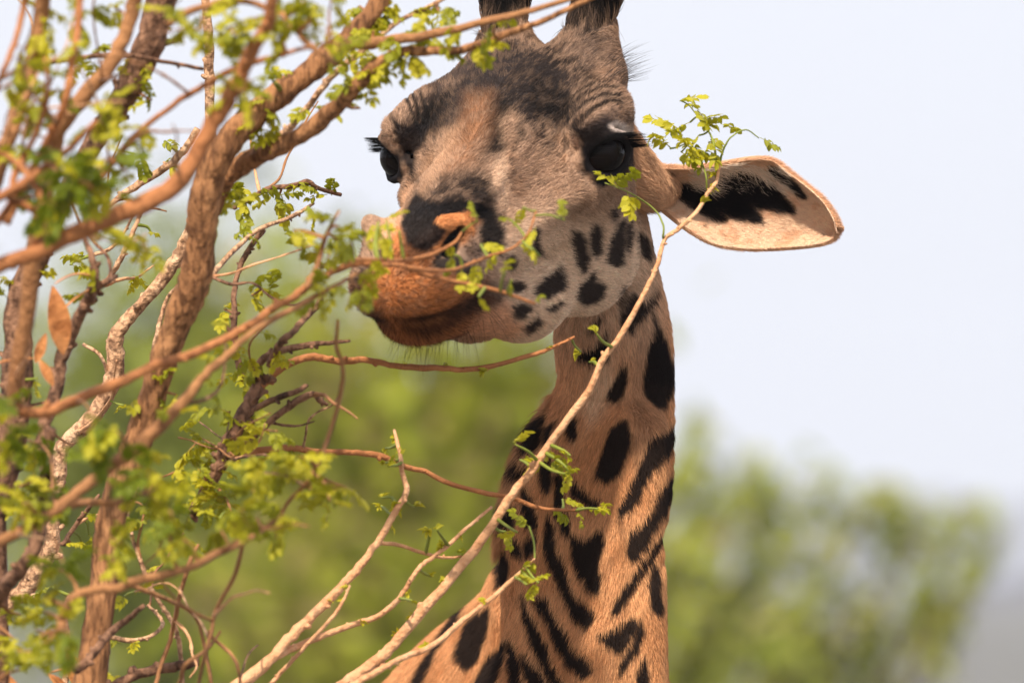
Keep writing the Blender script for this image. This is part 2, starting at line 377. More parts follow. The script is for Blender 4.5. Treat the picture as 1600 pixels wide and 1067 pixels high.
def surface_nets(lo, hi, h):
    n = np.ceil((np.asarray(hi)-lo)/h).astype(int)+1
    nc = (n+3)//4; ax_ = [lo[i]+(np.arange(nc[i])*4+1.5)*h for i in range(3)]
    fc = sdf(np.stack(np.meshgrid(*ax_, indexing='ij'), -1).reshape(-1, 3)).reshape(nc)       # block centres first, then only blocks near the skin
    f = fc.repeat(4, 0).repeat(4, 1).repeat(4, 2)[:n[0], :n[1], :n[2]].copy()
    I = np.stack(np.nonzero(np.abs(f) < h*100*5.5), 1); f[I[:, 0], I[:, 1], I[:, 2]] = sdf(lo+I*h); s = f < 0
    c = tuple(n-1); acc = np.zeros(c+(3,)); cnt = np.zeros(c)
    sl = lambda o, k: slice(o, o+k)
    for ax in range(3):
        o1, o2 = [i for i in range(3) if i != ax]
        for a in (0, 1):
            for b in (0, 1):
                s0 = [0]*3; s0[o1] = a; s0[o2] = b; s1 = list(s0); s1[ax] = 1
                i0 = tuple(sl(s0[i], c[i]) for i in range(3)); i1 = tuple(sl(s1[i], c[i]) for i in range(3))
                f0, f1 = f[i0], f[i1]; m = (f0 < 0) != (f1 < 0)
                t = np.where(m, f0/np.where(m, f0-f1, 1), 0)
                p = np.zeros(c+(3,)); p[..., o1] = a; p[..., o2] = b; p[..., ax] = t
                acc += p*m[..., None]; cnt += m
    act = cnt > 0; idx = -np.ones(c, int); idx[act] = np.arange(act.sum())
    cell = np.stack(np.nonzero(act), 1); V = lo + (cell + acc[act]/cnt[act][:, None])*h
    Q = []
    for ax in range(3):
        o1, o2 = [(1, 2), (2, 0), (0, 1)][ax]
        e0 = [slice(1, -1)]*3; e1 = [slice(1, -1)]*3
        e0[ax] = slice(0, n[ax]-1); e1[ax] = slice(1, n[ax])
        a, b = s[tuple(e0)], s[tuple(e1)]; m = a != b
        I = np.stack(np.nonzero(m), 1); base = I.copy(); base[:, o1] += 1; base[:, o2] += 1
        def cid(d1, d2):
            k = base.copy(); k[:, o1] += d1; k[:, o2] += d2; return idx[k[:, 0], k[:, 1], k[:, 2]]
        q = np.stack([cid(-1, -1), cid(0, -1), cid(0, 0), cid(-1, 0)], 1)
        fl = ~a[m]; q[fl] = q[fl][:, ::-1]; Q.append(q)
    Q = np.concatenate(Q); Q = Q[(Q >= 0).all(1)]
    return V, Q
def np_mesh(name, V, Q):
    me = bpy.data.meshes.new(name); k = Q.shape[1]
    me.vertices.add(len(V)); me.vertices.foreach_set('co', np.asarray(V, np.float32).ravel())
    me.loops.add(Q.size); me.loops.foreach_set('vertex_index', Q.astype(np.int32).ravel())
    me.polygons.add(len(Q)); me.polygons.foreach_set('loop_start', np.arange(len(Q))*k); me.polygons.foreach_set('loop_total', np.full(len(Q), k))
    me.polygons.foreach_set('use_smooth', np.ones(len(Q), bool)); me.update(); me.validate(); return me
def get_vq(me):
    V = np.zeros(len(me.vertices)*3, np.float32); me.vertices.foreach_get('co', V)
    N = np.zeros(len(me.vertices)*3, np.float32); me.vertex_normals.foreach_get('vector', N)
    Q = np.zeros(len(me.loops), np.int32); me.loops.foreach_get('vertex_index', Q)
    return V.reshape(-1, 3).astype(float), N.reshape(-1, 3).astype(float), Q.reshape(-1, 4)
def split_quads(V, Q):
    """each quad into four, new points on the edges"""
    E = np.concatenate([np.stack([Q[:, i], Q[:, (i+1) % 4]], 1) for i in range(4)]); E.sort(1)
    key = E[:, 0].astype(np.int64)*len(V)+E[:, 1]; u, first, inv = np.unique(key, return_index=True, return_inverse=True)
    inv = inv.reshape(4, len(Q)).T + len(V); mid = V[E[first]].mean(1); cen = V[Q].mean(1); ci = np.arange(len(Q))+len(V)+len(u)
    nq = [np.stack([Q[:, i], inv[:, i], ci, inv[:, (i+3) % 4]], 1) for i in range(4)]
    return np.concatenate([V, mid, cen]), np.concatenate(nq)
def quad_normals(V, Q):
    n = np.cross(V[Q[:, 2]]-V[Q[:, 0]], V[Q[:, 3]]-V[Q[:, 1]]); r = np.zeros_like(V)
    for k in range(3):
        for j in range(4): r[:, k] += np.bincount(Q[:, j], n[:, k], len(V))
    return r/(np.linalg.norm(r, axis=1)[:, None]+1e-12)

# ------------------------------------------------------------------ giraffe: coat markings and painted crease shade, laid over the hide
def poly_sd(px, py, poly):
    poly = np.asarray(poly, float); a, b = poly.min(0)-30, poly.max(0)+30
    m = (px > a[0]) & (px < b[0]) & (py > a[1]) & (py < b[1]); r = np.full(len(px), 99.)
    if m.any(): r[m] = _poly_sd(px[m], py[m], poly)
    return r
def _poly_sd(px, py, poly):
    d2 = np.full(len(px), 1e9); ins = np.zeros(len(px), bool)
    for (x0, y0), (x1, y1) in zip(poly, np.roll(poly, -1, 0)):
        ex, ey = x1-x0, y1-y0; wx, wy = px-x0, py-y0
        t = np.clip((wx*ex+wy*ey)/(ex*ex+ey*ey+1e-9), 0, 1)
        d2 = np.minimum(d2, (wx-ex*t)**2+(wy-ey*t)**2)
        c = ((y0 <= py) & (y1 > py)) | ((y1 <= py) & (y0 > py))
        xi = x0 + (py-y0)/np.where(abs(ey) < 1e-9, 1e-9, ey)*ex
        ins ^= c & (px < xi)
    d = np.sqrt(d2); return np.where(ins, -d, d)
def line_d(px, py, pts):
    p = np.asarray(pts); a, b = p.min(0)-20, p.max(0)+20
    m = (px > a[0]) & (px < b[0]) & (py > a[1]) & (py < b[1]); r = np.full(len(px), 99.)
    if m.any(): r[m] = _line_d(px[m], py[m], pts)
    return r
def _line_d(px, py, pts):
    d = np.full(len(px), 1e9)
    for (x0, y0), (x1, y1) in zip(pts[:-1], pts[1:]):
        ex, ey = x1-x0, y1-y0; t = np.clip(((px-x0)*ex+(py-y0)*ey)/(ex*ex+ey*ey+1e-9), 0, 1)
        d = np.minimum(d, np.hypot(px-x0-ex*t, py-y0-ey*t))
    return d
def cropfix(pts, ox, oy, z): return [(ox+x/z, oy+y/z) for x, y in pts]
def N4(*p): return cropfix(p, 600, 540, 2.025)
def C2(*p): return cropfix(p, 540, 240, 3.075)
def C1(*p): return cropfix(p, 540, 0, 3.075)
def C3(*p): return cropfix(p, 880, 120, 3.556)
SPOTS_NECK = [N4((610,20),(660,5),(705,-10),(705,30),(675,52),(640,40)), N4((745,70),(762,60),(765,100),(755,150),(735,172),(718,165),(722,140)),
 N4((870,-60),(890,-10),(905,60),(905,140),(880,185),(845,180),(825,150),(820,95),(835,50),(850,-20)), N4((600,215),(612,225),(613,280),(600,298),(585,275),(578,250)),
 N4((745,240),(765,238),(778,280),(772,330),(745,390),(700,425),(680,410),(690,350),(705,300),(720,260)),
 N4((925,225),(915,290),(880,350),(840,400),(810,460),(780,510),(745,540),(740,515),(770,460),(800,410),(820,340),(850,290)),
 N4((925,370),(920,440),(890,500),(860,560),(830,610),(805,660),(780,672),(768,650),(780,590),(820,560),(850,510),(880,440)),
 N4((900,560),(860,640),(820,700),(790,760),(750,830),(725,845),(740,800),(770,750),(810,690),(850,620)),
 N4((600,420),(640,460),(680,490),(675,505),(630,490),(600,460)), N4((590,590),(640,610),(690,580),(695,620),(675,680),(685,740),(680,775),(655,770),(625,720),(600,660)),
 N4((515,530),(535,560),(545,630),(575,690),(590,760),(620,800),(665,830),(668,860),(640,885),(605,850),(570,780),(535,700),(512,640),(510,580)),
 N4((540,510),(580,520),(590,560),(580,595),(560,570)), N4((495,370),(525,350),(530,400),(515,460),(500,430)), N4((540,400),(560,390),(575,460),(570,500),(545,500)),
 N4((445,440),(465,470),(480,520),(480,570),(455,570),(443,510)), N4((388,500),(420,500),(418,560),(388,565)),
 N4((470,780),(510,800),(540,860),(580,900),(600,960),(650,990),(660,1020),(640,1040),(590,1010),(560,960),(520,870)),
 N4((440,780),(470,870),(510,920),(530,990),(570,1067),(590,1120),(545,1100),(510,1010),(470,940),(445,850)),
 N4((680,915),(750,885),(790,850),(800,880),(770,930),(745,960),(720,950)), N4((750,1000),(790,930),(810,860),(820,900),(800,950),(770,1000),(745,1040)),
 N4((845,680),(860,690),(875,800),(870,840),(845,820),(840,740)), N4((400,920),(420,950),(435,1010),(435,1100),(410,1100),(398,990)), N4((440,970),(480,1010),(510,1067),(520,1120),(470,1100)),
 N4((800,1040),(820,980),(830,1020),(840,1110),(805,1100)), N4((80,1100),(130,1000),(180,930),(230,860),(280,770),(295,760),(270,820),(230,880),(190,930),(150,1010),(110,1100)),
 N4((230,970),(260,900),(290,850),(335,820),(325,900),(295,980),(270,1015),(235,990)), N4((280,1100),(330,980),(390,925),(380,990),(340,1100)),
 N4((365,690),(390,640),(400,690),(385,740),(365,760)), N4((455,600),(480,590),(478,640),(450,660),(445,630)), N4((400,580),(430,620),(435,660),(415,650)),
 N4((460,320),(480,260),(520,215),(505,280),(485,330)), N4((520,260),(545,235),(535,290),(512,305)), N4((420,390),(445,350),(455,380),(430,420))]
SPOTS_CHEEK = [C2((1085,365),(1120,375),(1145,410),(1155,490),(1148,550),(1125,575),(1100,520),(1085,430)), C2((1175,345),(1215,340),(1230,370),(1225,460),(1200,505),(1175,480),(1170,400)),
 C2((1300,330),(1330,320),(1335,420),(1320,530),(1290,540),(1250,520),(1270,430)), C2((1345,340),(1365,330),(1375,400),(1355,480),(1345,420)), C2((1275,270),(1295,265),(1300,300),(1280,320),(1268,300)),
 C2((1400,375),(1440,395),(1460,450),(1455,500),(1415,490),(1403,440)), C2((1030,540),(1040,600),(1055,640),(1020,665),(960,692),(915,685),(905,655),(940,610),(990,580)),
 C2((1165,590),(1190,570),(1200,620),(1240,630),(1235,680),(1190,715),(1140,720),(1105,690),(1120,640)), C2((1380,670),(1410,690),(1440,730),(1490,650),(1480,720),(1420,790),(1370,840),(1320,830),(1310,770),(1350,700)),
 C2((900,360),(915,370),(920,430),(945,490),(900,480),(890,420)), C2((770,490),(810,500),(805,550),(780,555)), C2((780,610),(830,620),(850,650),(820,670),(775,650)), C2((800,740),(850,720),(880,745),(850,790),(810,785)),
 C2((850,840),(920,780),(930,810),(870,860)), C2((960,745),(1030,705),(1040,720),(980,760)), C2((1160,850),(1220,785),(1235,790),(1180,850)), C2((1110,955),(1180,935),(1240,880),(1250,850),(1260,900),(1230,970),(1190,1000),(1130,985)),
 C2((1300,720),(1335,640),(1340,680),(1315,730)), C1((1410,640),(1435,630),(1450,680),(1425,690)), C2((1478,760),(1500,840),(1545,940),(1575,1010),(1575,1080),(1440,1080),(1450,990),(1470,900)), C1((1480,600),(1510,640),(1500,660),(1480,640))]
CREASES = [(C1((1050,560),(1130,470),(1230,425),(1290,425)), 2.2), (C1((1070,590),(1150,500),(1240,458),(1310,462)), 2.4), (C1((1095,612),(1180,530),(1260,490),(1320,492)), 2.4), (C1((1040,530),(1110,450),(1200,405),(1260,400)), 1.8),
 (C1((298,480),(318,560),(350,612)), 2.2), (C1((325,465),(350,550),(378,592)), 2.2), (C1((355,448),(380,520),(402,572)), 2.0),
 (C2((640,300),(700,330),(760,350)), 1.5), (C2((650,340),(700,370),(750,385)), 1.5), (C2((630,270),(690,285),(750,310)), 1.5), (C2((480,250),(560,235),(640,250)), 1.5),
 (C2((770,0),(765,60),(750,140),(765,220),(770,280)), 3.01), (C2((790,100),(840,160),(880,185)), 2.51),
 (N4((545,60),(570,110),(600,140)), 2.5), (N4((560,60),(600,85),(660,80)), 1.6), (N4((560,85),(600,105),(640,100)), 1.6),
 (N4((900,560),(830,700),(780,800),(750,920),(740,1040),(730,1110)), 6.5), (N4((880,660),(840,740),(800,820),(775,900)), 4.5), (N4((470,700),(480,860),(500,1000),(540,1110)), 6.0), (N4((400,640),(405,800),(395,960)), 6.0), (N4((600,200),(560,330),(530,480),(520,600)), 5.5), (N4((760,120),(720,240),(660,420),(640,560)), 4.0), (N4((560,110),(620,160),(700,170)), 3.5), (C2((1385,330),(1390,480),(1370,640),(1300,740),(1180,800)), 2.5), (C2((1440,190),(1390,330)), 3.0)]
def over(c, col, a):
    m = a > .002; am = a[m][:, None]; c[m] = c[m]*(1-am) + np.asarray(col)*am; return c
COL_TAN, COL_PATCH = lin(208, 152, 106), lin(30, 22, 20)
def coat(pw):
    """albedo (n,3), hair length in m and crease depth for points of the hide"""
    px, py, D = proj(pw); loc = to_local(pw); n = len(px)
    n1, n2 = vnoise(pw, 60), vnoise(pw+5, 110); nf = vnoise(pw, 260); nh = vnoise(pw+9, 500)
    qx, qy = px+(n1-.5)*5+(nf-.5)*4, py+(n2-.5)*5+(nh-.5)*3
    nz = vnoise(pw, 35); nm = n1*.3+n2*.4+nf*.3
    face = smoothstep(-9, -2, loc[:, 0]) * smoothstep(-22, -17, loc[:, 2])
    head = (loc[:, 0] > -24) & (loc[:, 2] > -24)
    c = np.tile(COL_TAN, (n, 1)).astype(float)
    c = over(c, lin(190, 130, 84), smoothstep(.4, .7, nz)*.6)
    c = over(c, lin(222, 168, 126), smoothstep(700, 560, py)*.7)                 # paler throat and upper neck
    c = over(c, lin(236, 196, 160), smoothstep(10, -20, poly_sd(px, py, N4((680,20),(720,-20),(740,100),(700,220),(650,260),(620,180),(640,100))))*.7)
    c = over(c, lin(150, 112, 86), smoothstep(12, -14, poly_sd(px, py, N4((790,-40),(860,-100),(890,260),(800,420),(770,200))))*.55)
    # head ground colour
    hd = smoothstep(-28, -10, loc[:, 0])*smoothstep(-30, -14, loc[:, 2])
    c = over(c, lin(160, 130, 109), hd*.9)
    c = over(c, lin(234, 200, 170), hd*smoothstep(300, 390, py)*smoothstep(740, 820, px)*.85)     # pale cheek
    c = over(c, lin(184, 136, 100), hd*smoothstep(.45, .75, nm)*smoothstep(420, 250, py)*.6)
    c = over(c, lin(70, 58, 52), hd*smoothstep(.48, .72, nf*.5+nm*.5)*smoothstep(420, 240, py)*.75)
    def pol(poly, col, feather, op, breakup=0.0, x=qx, y=qy, grow=0.0):
        nonlocal c
        sd = poly_sd(x, y, poly)-grow; a = smoothstep(feather, -feather, sd)
        if breakup: a = a*np.clip(1-breakup + 2.0*breakup*smoothstep(.42, .56, nm*.7+nf*.3), 0, 1)
        c = over(c, col, a*op)
    DK = lin(15, 13, 13)
    pol(C1((600,310),(720,235),(880,235),(985,330),(1060,420),(1090,520),(1030,600),(900,570),(800,520),(760,600),(745,700),(690,730),(700,620),(680,480),(600,450),(545,560),(500,620),(390,650),(330,620),(420,520),(500,440)), DK, 14, .92, .35)
    pol(C1((430,330),(600,260),(760,190),(980,220),(1140,330),(1120,560),(960,680),(800,620),(640,700),(470,640),(330,600)), lin(44, 37, 36), 40, .9, .5)
    pol(C1((560,300),(760,200),(980,220),(1120,330),(1060,560),(960,680),(800,660),(640,760),(470,700),(400,560)), lin(50, 42, 40), 34, .7, .85)
    pol(C1((960,250),(1100,300),(1210,380),(1180,420),(1080,360),(980,320)), DK, 12, .7, .6)
    pol(C1((1000,60),(1250,100),(1290,300),(1180,330),(1060,250)), lin(86, 70, 62), 26, .8, .5)
    pol(C1((430,400),(560,330),(700,250),(640,330),(520,430),(430,500)), lin(80, 66, 60), 12, .6, .5)
    pol(C1((560,850),(690,850),(700,970),(590,950)), DK, 14, .9, .3)
    pol(C1((380,900),(560,800),(720,950),(740,1060),(600,1060),(300,1060)), lin(38, 32, 31), 24, .9, .45)
    pol(C1((690,480),(790,500),(770,640),(745,740),(690,730),(700,600)), DK, 10, .85, .25)
    pol(C1((880,380),(1000,400),(1080,500),(1060,600),(960,600),(880,520)), DK, 14, .7, .4)
    pol(C1((300,560),(400,480),(500,440),(480,520),(400,620),(330,640)), DK, 12, .8, .3)
    pol(C1((815,630),(850,625),(850,665),(820,670)), DK, 4, .8)
    pol(C1((730,580),(790,540),(840,570),(780,700),(750,680)), lin(200, 160, 130), 10, .5)
    pol(C1((480,640),(560,600),(540,700),(440,860),(340,980),(380,860)), lin(200, 156, 122), 12, .55)
    pol(C1((700,800),(760,740),(770,900),(745,1020),(700,940)), lin(222, 186, 156), 8, .7)
    pol(C1((590,470),(690,460),(690,640),(590,800),(500,820),(560,620)), lin(176, 122, 84), 22, .55, .4)
    pol(C1((215,560),(300,600),(400,590),(390,690),(335,740),(345,890),(300,830),(250,700)), lin(26, 22, 24), 7, .96)
    pol(C1((1075,610),(1150,605),(1250,555),(1300,590),(1400,730),(1375,800),(1335,865),(1230,850),(1160,780),(1130,690)), lin(26, 22, 24), 7, .97)
    pol(C1((1110,600),(1180,570),(1300,520),(1390,570),(1400,620),(1290,580),(1180,620)), lin(70, 56, 52), 8, .6)
    # muzzle; shade of the nostril and mouth openings is painted in too
    pol(C2((180,430),(250,330),(300,430),(440,350),(520,290),(590,280),(630,340),(570,430),(430,490),(400,560),(560,580),(660,660),(700,700),(560,850),(400,910),(250,880),(110,760),(30,640),(90,590),(190,540)), lin(180, 112, 64), 8, .97, .2)
    c = over(c, lin(168, 104, 62), smoothstep(22.5, 26, loc[:, 0]+(nm-.5)*3)*smoothstep(-3.5, -5, loc[:, 2])*.9)
    pol(C2((560,880),(640,720),(760,700),(860,840),(800,880)), lin(206, 146, 106), 14, .7)
    pol(C2((270,270),(340,190),(420,240),(520,235),(620,235),(710,270),(760,380),(750,500),(640,470),(640,340),(580,280),(530,300),(500,370),(450,430),(390,470),(340,475),(285,440),(262,350)), lin(24, 21, 22), 6, .97)
    pol(C2((150,360),(230,250),(330,160),(300,240),(265,300),(225,400),(190,440)), lin(206, 160, 126), 8, .8)
    pol(C2((460,440),(500,380),(520,400),(490,470),(420,550),(410,530)), lin(18, 15, 16), 4, .98)
    pol(C2((420,520),(520,480),(600,520),(640,600),(560,590),(430,545)), lin(26, 22, 22), 5, .95)
    pol(C2((165,450),(215,440),(205,510),(170,510)), lin(24, 20, 20), 4, .97)
    pol(C2((230,780),(300,810),(400,815),(500,765),(560,690),(640,655),(760,670),(740,720),(640,765),(500,835),(400,880),(300,860)), lin(60, 36, 26), 10, .82)
    pol(C2((40,590),(90,600),(130,720),(240,850),(140,800),(40,660)), lin(66, 50, 44), 7, .75)
    pol(C2((545,600),(640,600),(760,620),(780,680),(640,680)), lin(70, 50, 42), 9, .6)
    al = np.abs(loc[:, 1]); ql = np.stack([loc[:, 0], al, loc[:, 2]], 1); de = np.linalg.norm(ql-np.array(EYE), axis=1)
    c = over(c, lin(24, 20, 22), smoothstep(3.9, 3.2, de+(nm-.5))*smoothstep(9.6, 10.6, al))                     # bare dark skin round the eyes
    pol(C1((1255,602),(1300,582),(1350,600),(1385,640),(1385,655),(1335,640),(1280,628)), lin(178, 160, 150), 4, .9, x=px, y=py)      # pale upper lid
    ds = chain(ql, SLIT); dr = chain(ql, RIM[1:4]); dm = chain(ql, MOUTH)
    c = over(c, lin(206, 136, 84), smoothstep(.55, .05, dr+(nm-.5)*.6)*(.95*(loc[:, 1] > 0))); c = over(c, lin(14, 11, 11), smoothstep(.35, .05, ds))  # nostril rim colour; shade inside the slit painted black
    c = over(c, lin(44, 27, 21), smoothstep(.75, .15, dm)*.95)  # shade of the mouth groove painted into the colour
    for s in SPOTS_CHEEK: pol(s, lin(42, 33, 32), 4.5, .97, grow=2.0)
    nk = 1-face
    for s in SPOTS_NECK: pol(s, COL_PATCH, 3.2, .985, grow=2.6)
    # horn tufts
    ht = smoothstep(8.0, 10.4, loc[:, 2]+(nm-.5)*4)*(loc[:, 0] < -8)*(loc[:, 0] > -34)*(np.abs(loc[:, 1]) < 14); c = over(c, lin(15, 13, 13), ht)
    # rest of the body below the frame and behind: same kind of blotch
    out = smoothstep(1085, 1130, py); mo = out > 0; v = np.zeros(n); v[mo] = fbm(pw[mo], 6.5); c = over(c, COL_PATCH, out*smoothstep(.50, .53, v))
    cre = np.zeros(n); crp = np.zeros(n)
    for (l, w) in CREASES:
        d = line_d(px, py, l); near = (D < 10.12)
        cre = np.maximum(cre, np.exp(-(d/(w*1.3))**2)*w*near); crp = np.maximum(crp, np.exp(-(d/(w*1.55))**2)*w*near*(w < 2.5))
    c = over(c, lin(20, 17, 17), np.clip(crp/1.9, 0, 1)*.92*hd)  # wrinkle shade painted near-black along the finer creases
    c = c*(0.86+.28*nf)[:, None]
    ln = np.full(n, .0105)
    ln = ln*(1-hd) + .0075*hd
    ln = np.where((loc[:, 0] > 24) & (loc[:, 2] > -5), .0045, ln)
    ln = np.where(ht > .5, .02, ln)
    e = np.minimum(np.linalg.norm(loc-np.array(EYE), axis=1), np.linalg.norm(loc-np.array([EYE[0], -EYE[1], EYE[2]]), axis=1))
    ln = ln*np.clip((e-2.9)/2.2, 0, 1)
    nostr = C2((430,520),(500,380),(520,400),(600,520),(560,580)); ln = ln*smoothstep(-1, 6, poly_sd(px, py, nostr))
    return c, ln, cre, head

def hair_curves(name, root, dirs, flow, length, rad, col, mat, parent, npt=4, droop=.9, tip=.15):
    n = len(root); t = np.linspace(0, 1, npt)
    pts = np.zeros((n, npt, 3)); pts[:, 0] = root
    cur = dirs.copy()
    for k in range(1, npt):
        d = dirs*(1-droop*(t[k]-.5/npt)) + flow*(droop*(t[k]-.5/npt)*1.6); d /= np.linalg.norm(d, axis=1)[:, None]+1e-9
        pts[:, k] = pts[:, k-1] + d*(length/(npt-1))[:, None]
    cu = bpy.data.hair_curves.new(name); cu.add_curves([npt]*n)
    cu.attributes['position'].data.foreach_set('vector', pts.astype(np.float32).ravel())
    ra = cu.attributes.get('radius') or cu.attributes.new('radius', 'FLOAT', 'POINT')
    rr = np.outer(np.broadcast_to(rad, (n,)), np.linspace(1, tip, npt)); ra.data.foreach_set('value', rr.astype(np.float32).ravel())
    ca = cu.attributes.new('tint', 'FLOAT_COLOR', 'CURVE'); ca.data.foreach_set('color', np.hstack([col, np.ones((n, 1))]).astype(np.float32).ravel())
    cu.materials.append(mat); return link(name, cu, parent)
def scatter(V, N, Q, n, keep, rg):
    T = np.concatenate([Q[:, [0, 1, 2]], Q[:, [0, 2, 3]]]); T = T[keep[T].all(1)]
    a = np.linalg.norm(np.cross(V[T[:, 1]]-V[T[:, 0]], V[T[:, 2]]-V[T[:, 0]]), axis=1); a /= a.sum()
    i = rg.choice(len(T), n, p=a); u = rg.rand(n, 2); s = u.sum(1) > 1; u[s] = 1-u[s]; T = T[i]
    w = np.stack([1-u.sum(1), u[:, 0], u[:, 1]], 1)[..., None]
    p = (V[T]*w).sum(1); nn = (N[T]*w).sum(1); nn /= np.linalg.norm(nn, axis=1)[:, None]+1e-9
    return p, nn
def tangent(f, n):
    f = f - n*np.sum(f*n, 1)[:, None]; return f/(np.linalg.norm(f, axis=1)[:, None]+1e-6)

def build_giraffe(n_fur=420000):
    base = P(760, 533, 10.6); base[2] = 0
    root = empty('giraffe', base)
    tag(root, 'giraffe with dark blotched neck peering through the branches towards the camera', 'giraffe')
    hair_m = attr_mat('coat_hair', 'tint', .7, .12)
    # hide: fine part (head, neck, withers) and coarse part (trunk and legs below the frame), one mesh
    zc = P(800, 1190, 10.1)[2]
    lo = np.array([P(560, 533, 10)[0]-.12, HO[1]-.40, zc]); hi = np.array([P(1075, 533, 10)[0]+.05, 10.95, P(800, -230, 10)[2]])
    V, Q = surface_nets(lo, hi, .0056)
    for it in range(3):
        if it: V, Q = split_quads(V, Q)
        N = quad_normals(V, Q); V = V - N*np.clip(sdf(V)*.01, -.004, .004)[:, None]
    N = quad_normals(V, Q)
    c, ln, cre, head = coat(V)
    V = V - N*(np.minimum(cre, 3)*.0008+np.maximum(cre-3, 0)*.0006)[:, None]
    m3 = V[:, 2] < zc+.004
    V2, Q2 = surface_nets(np.array([-1.6, 9.3, -.05]), np.array([1.0, 13.2, zc+.05]), .024)
    V2 = V2[:, :]; c2 = coat(V2)[0]
    body = np_mesh('body', np.vstack([V, V2]), np.vstack([Q, Q2+len(V)]))
    at = body.attributes.new('tint', 'FLOAT_COLOR', 'POINT')
    at.data.foreach_set('color', np.hstack([np.vstack([c, c2]), np.ones((len(V)+len(V2), 1))]).astype(np.float32).ravel())
    body.materials.append(attr_mat('hide', 'tint', .75, .15))
    link('body', body, root)
    # coat
    rg = np.random.RandomState(3); px, py, D = proj(V)
    keep = (px > 520) & (px < 1110) & (py > -130) & (py < 1120) & (ln > .0008) & (D < 10.75)
    p, nn = scatter(V, N, Q, n_fur, keep, rg)
    c, ln, cre, head = coat(p); loc = to_local(p)
    qx, qy, _ = proj(p)
    down = np.tile(np.array([0.02, 0.0, -1.0]), (len(p), 1))
    hb = np.tile(-HF*.75 - HU*.45, (len(p), 1)) + np.sign(loc[:, 1])[:, None]*HL*.25
    fore = smoothstep(-4, 4, loc[:, 2])[:, None]; hb = hb + fore*HU*.5
    lip = from_local(34, 0, -2.0); lr = p-lip; lr /= np.linalg.norm(lr, axis=1)[:, None]+1e-9
    wl_ = smoothstep(24, 30, loc[:, 0])*smoothstep(1.5, -1.5, loc[:, 2]); wh = smoothstep(-20, -8, loc[:, 0])*smoothstep(-26, -17, loc[:, 2])
    horn = (loc[:, 2] > 9) & (loc[:, 0] < -8)
    fl = down*(1-wh)[:, None] + hb*wh[:, None]; fl = fl*(1-wl_)[:, None] + lr*wl_[:, None]
    fl[horn] = HU*.9-HF*.4
    fl = fl + (np.stack([vnoise(p+k, 45) for k in (1, 11, 21)], 1)-.5)*(.55-.4*wl_)[:, None] + rg.randn(len(p), 3)*.14
    fl = tangent(fl, nn)
    lift = .42 + rg.rand(len(p))*.3
    d0 = fl*(1-lift[:, None]*.6) + nn*lift[:, None]; d0 /= np.linalg.norm(d0, axis=1)[:, None]
    ln = ln*rg.uniform(.65, 1.25, len(p))
    # hair keeps its root's colour, each one a little lighter or darker
    jit = rg.uniform(.62, 1.4, (len(p), 1)); dkm = (c.sum(1) < .12)[:, None]; hc = np.clip(c*np.where(dkm, 1+(jit-1)*.5, jit), 0, .9)
    mz = (loc[:, 0] > 25)*(loc[:, 2] < 2)*(rg.rand(len(p)) < .16); hc[mz] = hc[mz]*.3; ln = np.where(mz, ln*1.8, ln)          # dark bristles on the lips
    tag(hair_curves('fur', p, d0, fl, ln, .00025, hc, hair_m, root), kind='stuff')
    # mane along the back of the neck (left outline) and longer hairs at the crown behind the horn
    sel = (qx < np.interp(qy, [560, 620, 700, 780, 860, 880], [872, 868, 838, 800, 786, 786])) & (qy > 570) & (qy < 860) & (qx > 760)
    idx = np.nonzero(sel)[0]; idx = idx[rg.randint(0, len(idx), 5000)] if len(idx) else idx
    if len(idx):
        mp = p[idx]+rg.randn(len(idx), 3)*.002; md = nn[idx]*.9+fl[idx]*.5+rg.randn(len(idx), 3)*.12; md /= np.linalg.norm(md, axis=1)[:, None]
        tag(hair_curves('mane', mp, md, fl[idx], rg.uniform(.012, .024, len(idx)), .00035, np.clip(c[idx]*.8, 0, 1), hair_m, root), kind='stuff')
    tuft = np.hypot(qx-962, qy-112) < 24; idx = np.nonzero(tuft)[0]
    if len(idx):
        idx = idx[rg.randint(0, len(idx), 110)]; md = nn[idx]*.6+HL*.55+HU*.45+rg.randn(len(idx), 3)*.22; md /= np.linalg.norm(md, axis=1)[:, None]
        tag(hair_curves('crown_tuft', p[idx], md, np.tile(HL*.6+HU*.2, (len(idx), 1)), rg.uniform(.015, .04, len(idx)), .0002, np.tile(lin(60, 52, 50), (len(idx), 1)), hair_m, root), kind='stuff')
    # chin and lip whiskers
    wk = (loc[:, 0] > 22) & (loc[:, 2] < -8.5) & (nn[:, 2] < .1); idx = np.nonzero(wk)[0]; idx = idx[rg.randint(0, len(idx), 85)]
    md = nn[idx]*.8+np.array([-.15, 0, -.4])+rg.randn(len(idx), 3)*.3; md /= np.linalg.norm(md, axis=1)[:, None]
    tag(hair_curves('whisker', p[idx], md, np.tile(np.array([0, 0, -1.]), (len(idx), 1)), rg.uniform(.012, .045, len(idx)), .0002, np.tile(lin(40, 32, 28), (len(idx), 1)), hair_m, root, droop=.35), kind='stuff')
    build_eyes(root, hair_m, rg); build_ears(root, hair_m, rg)

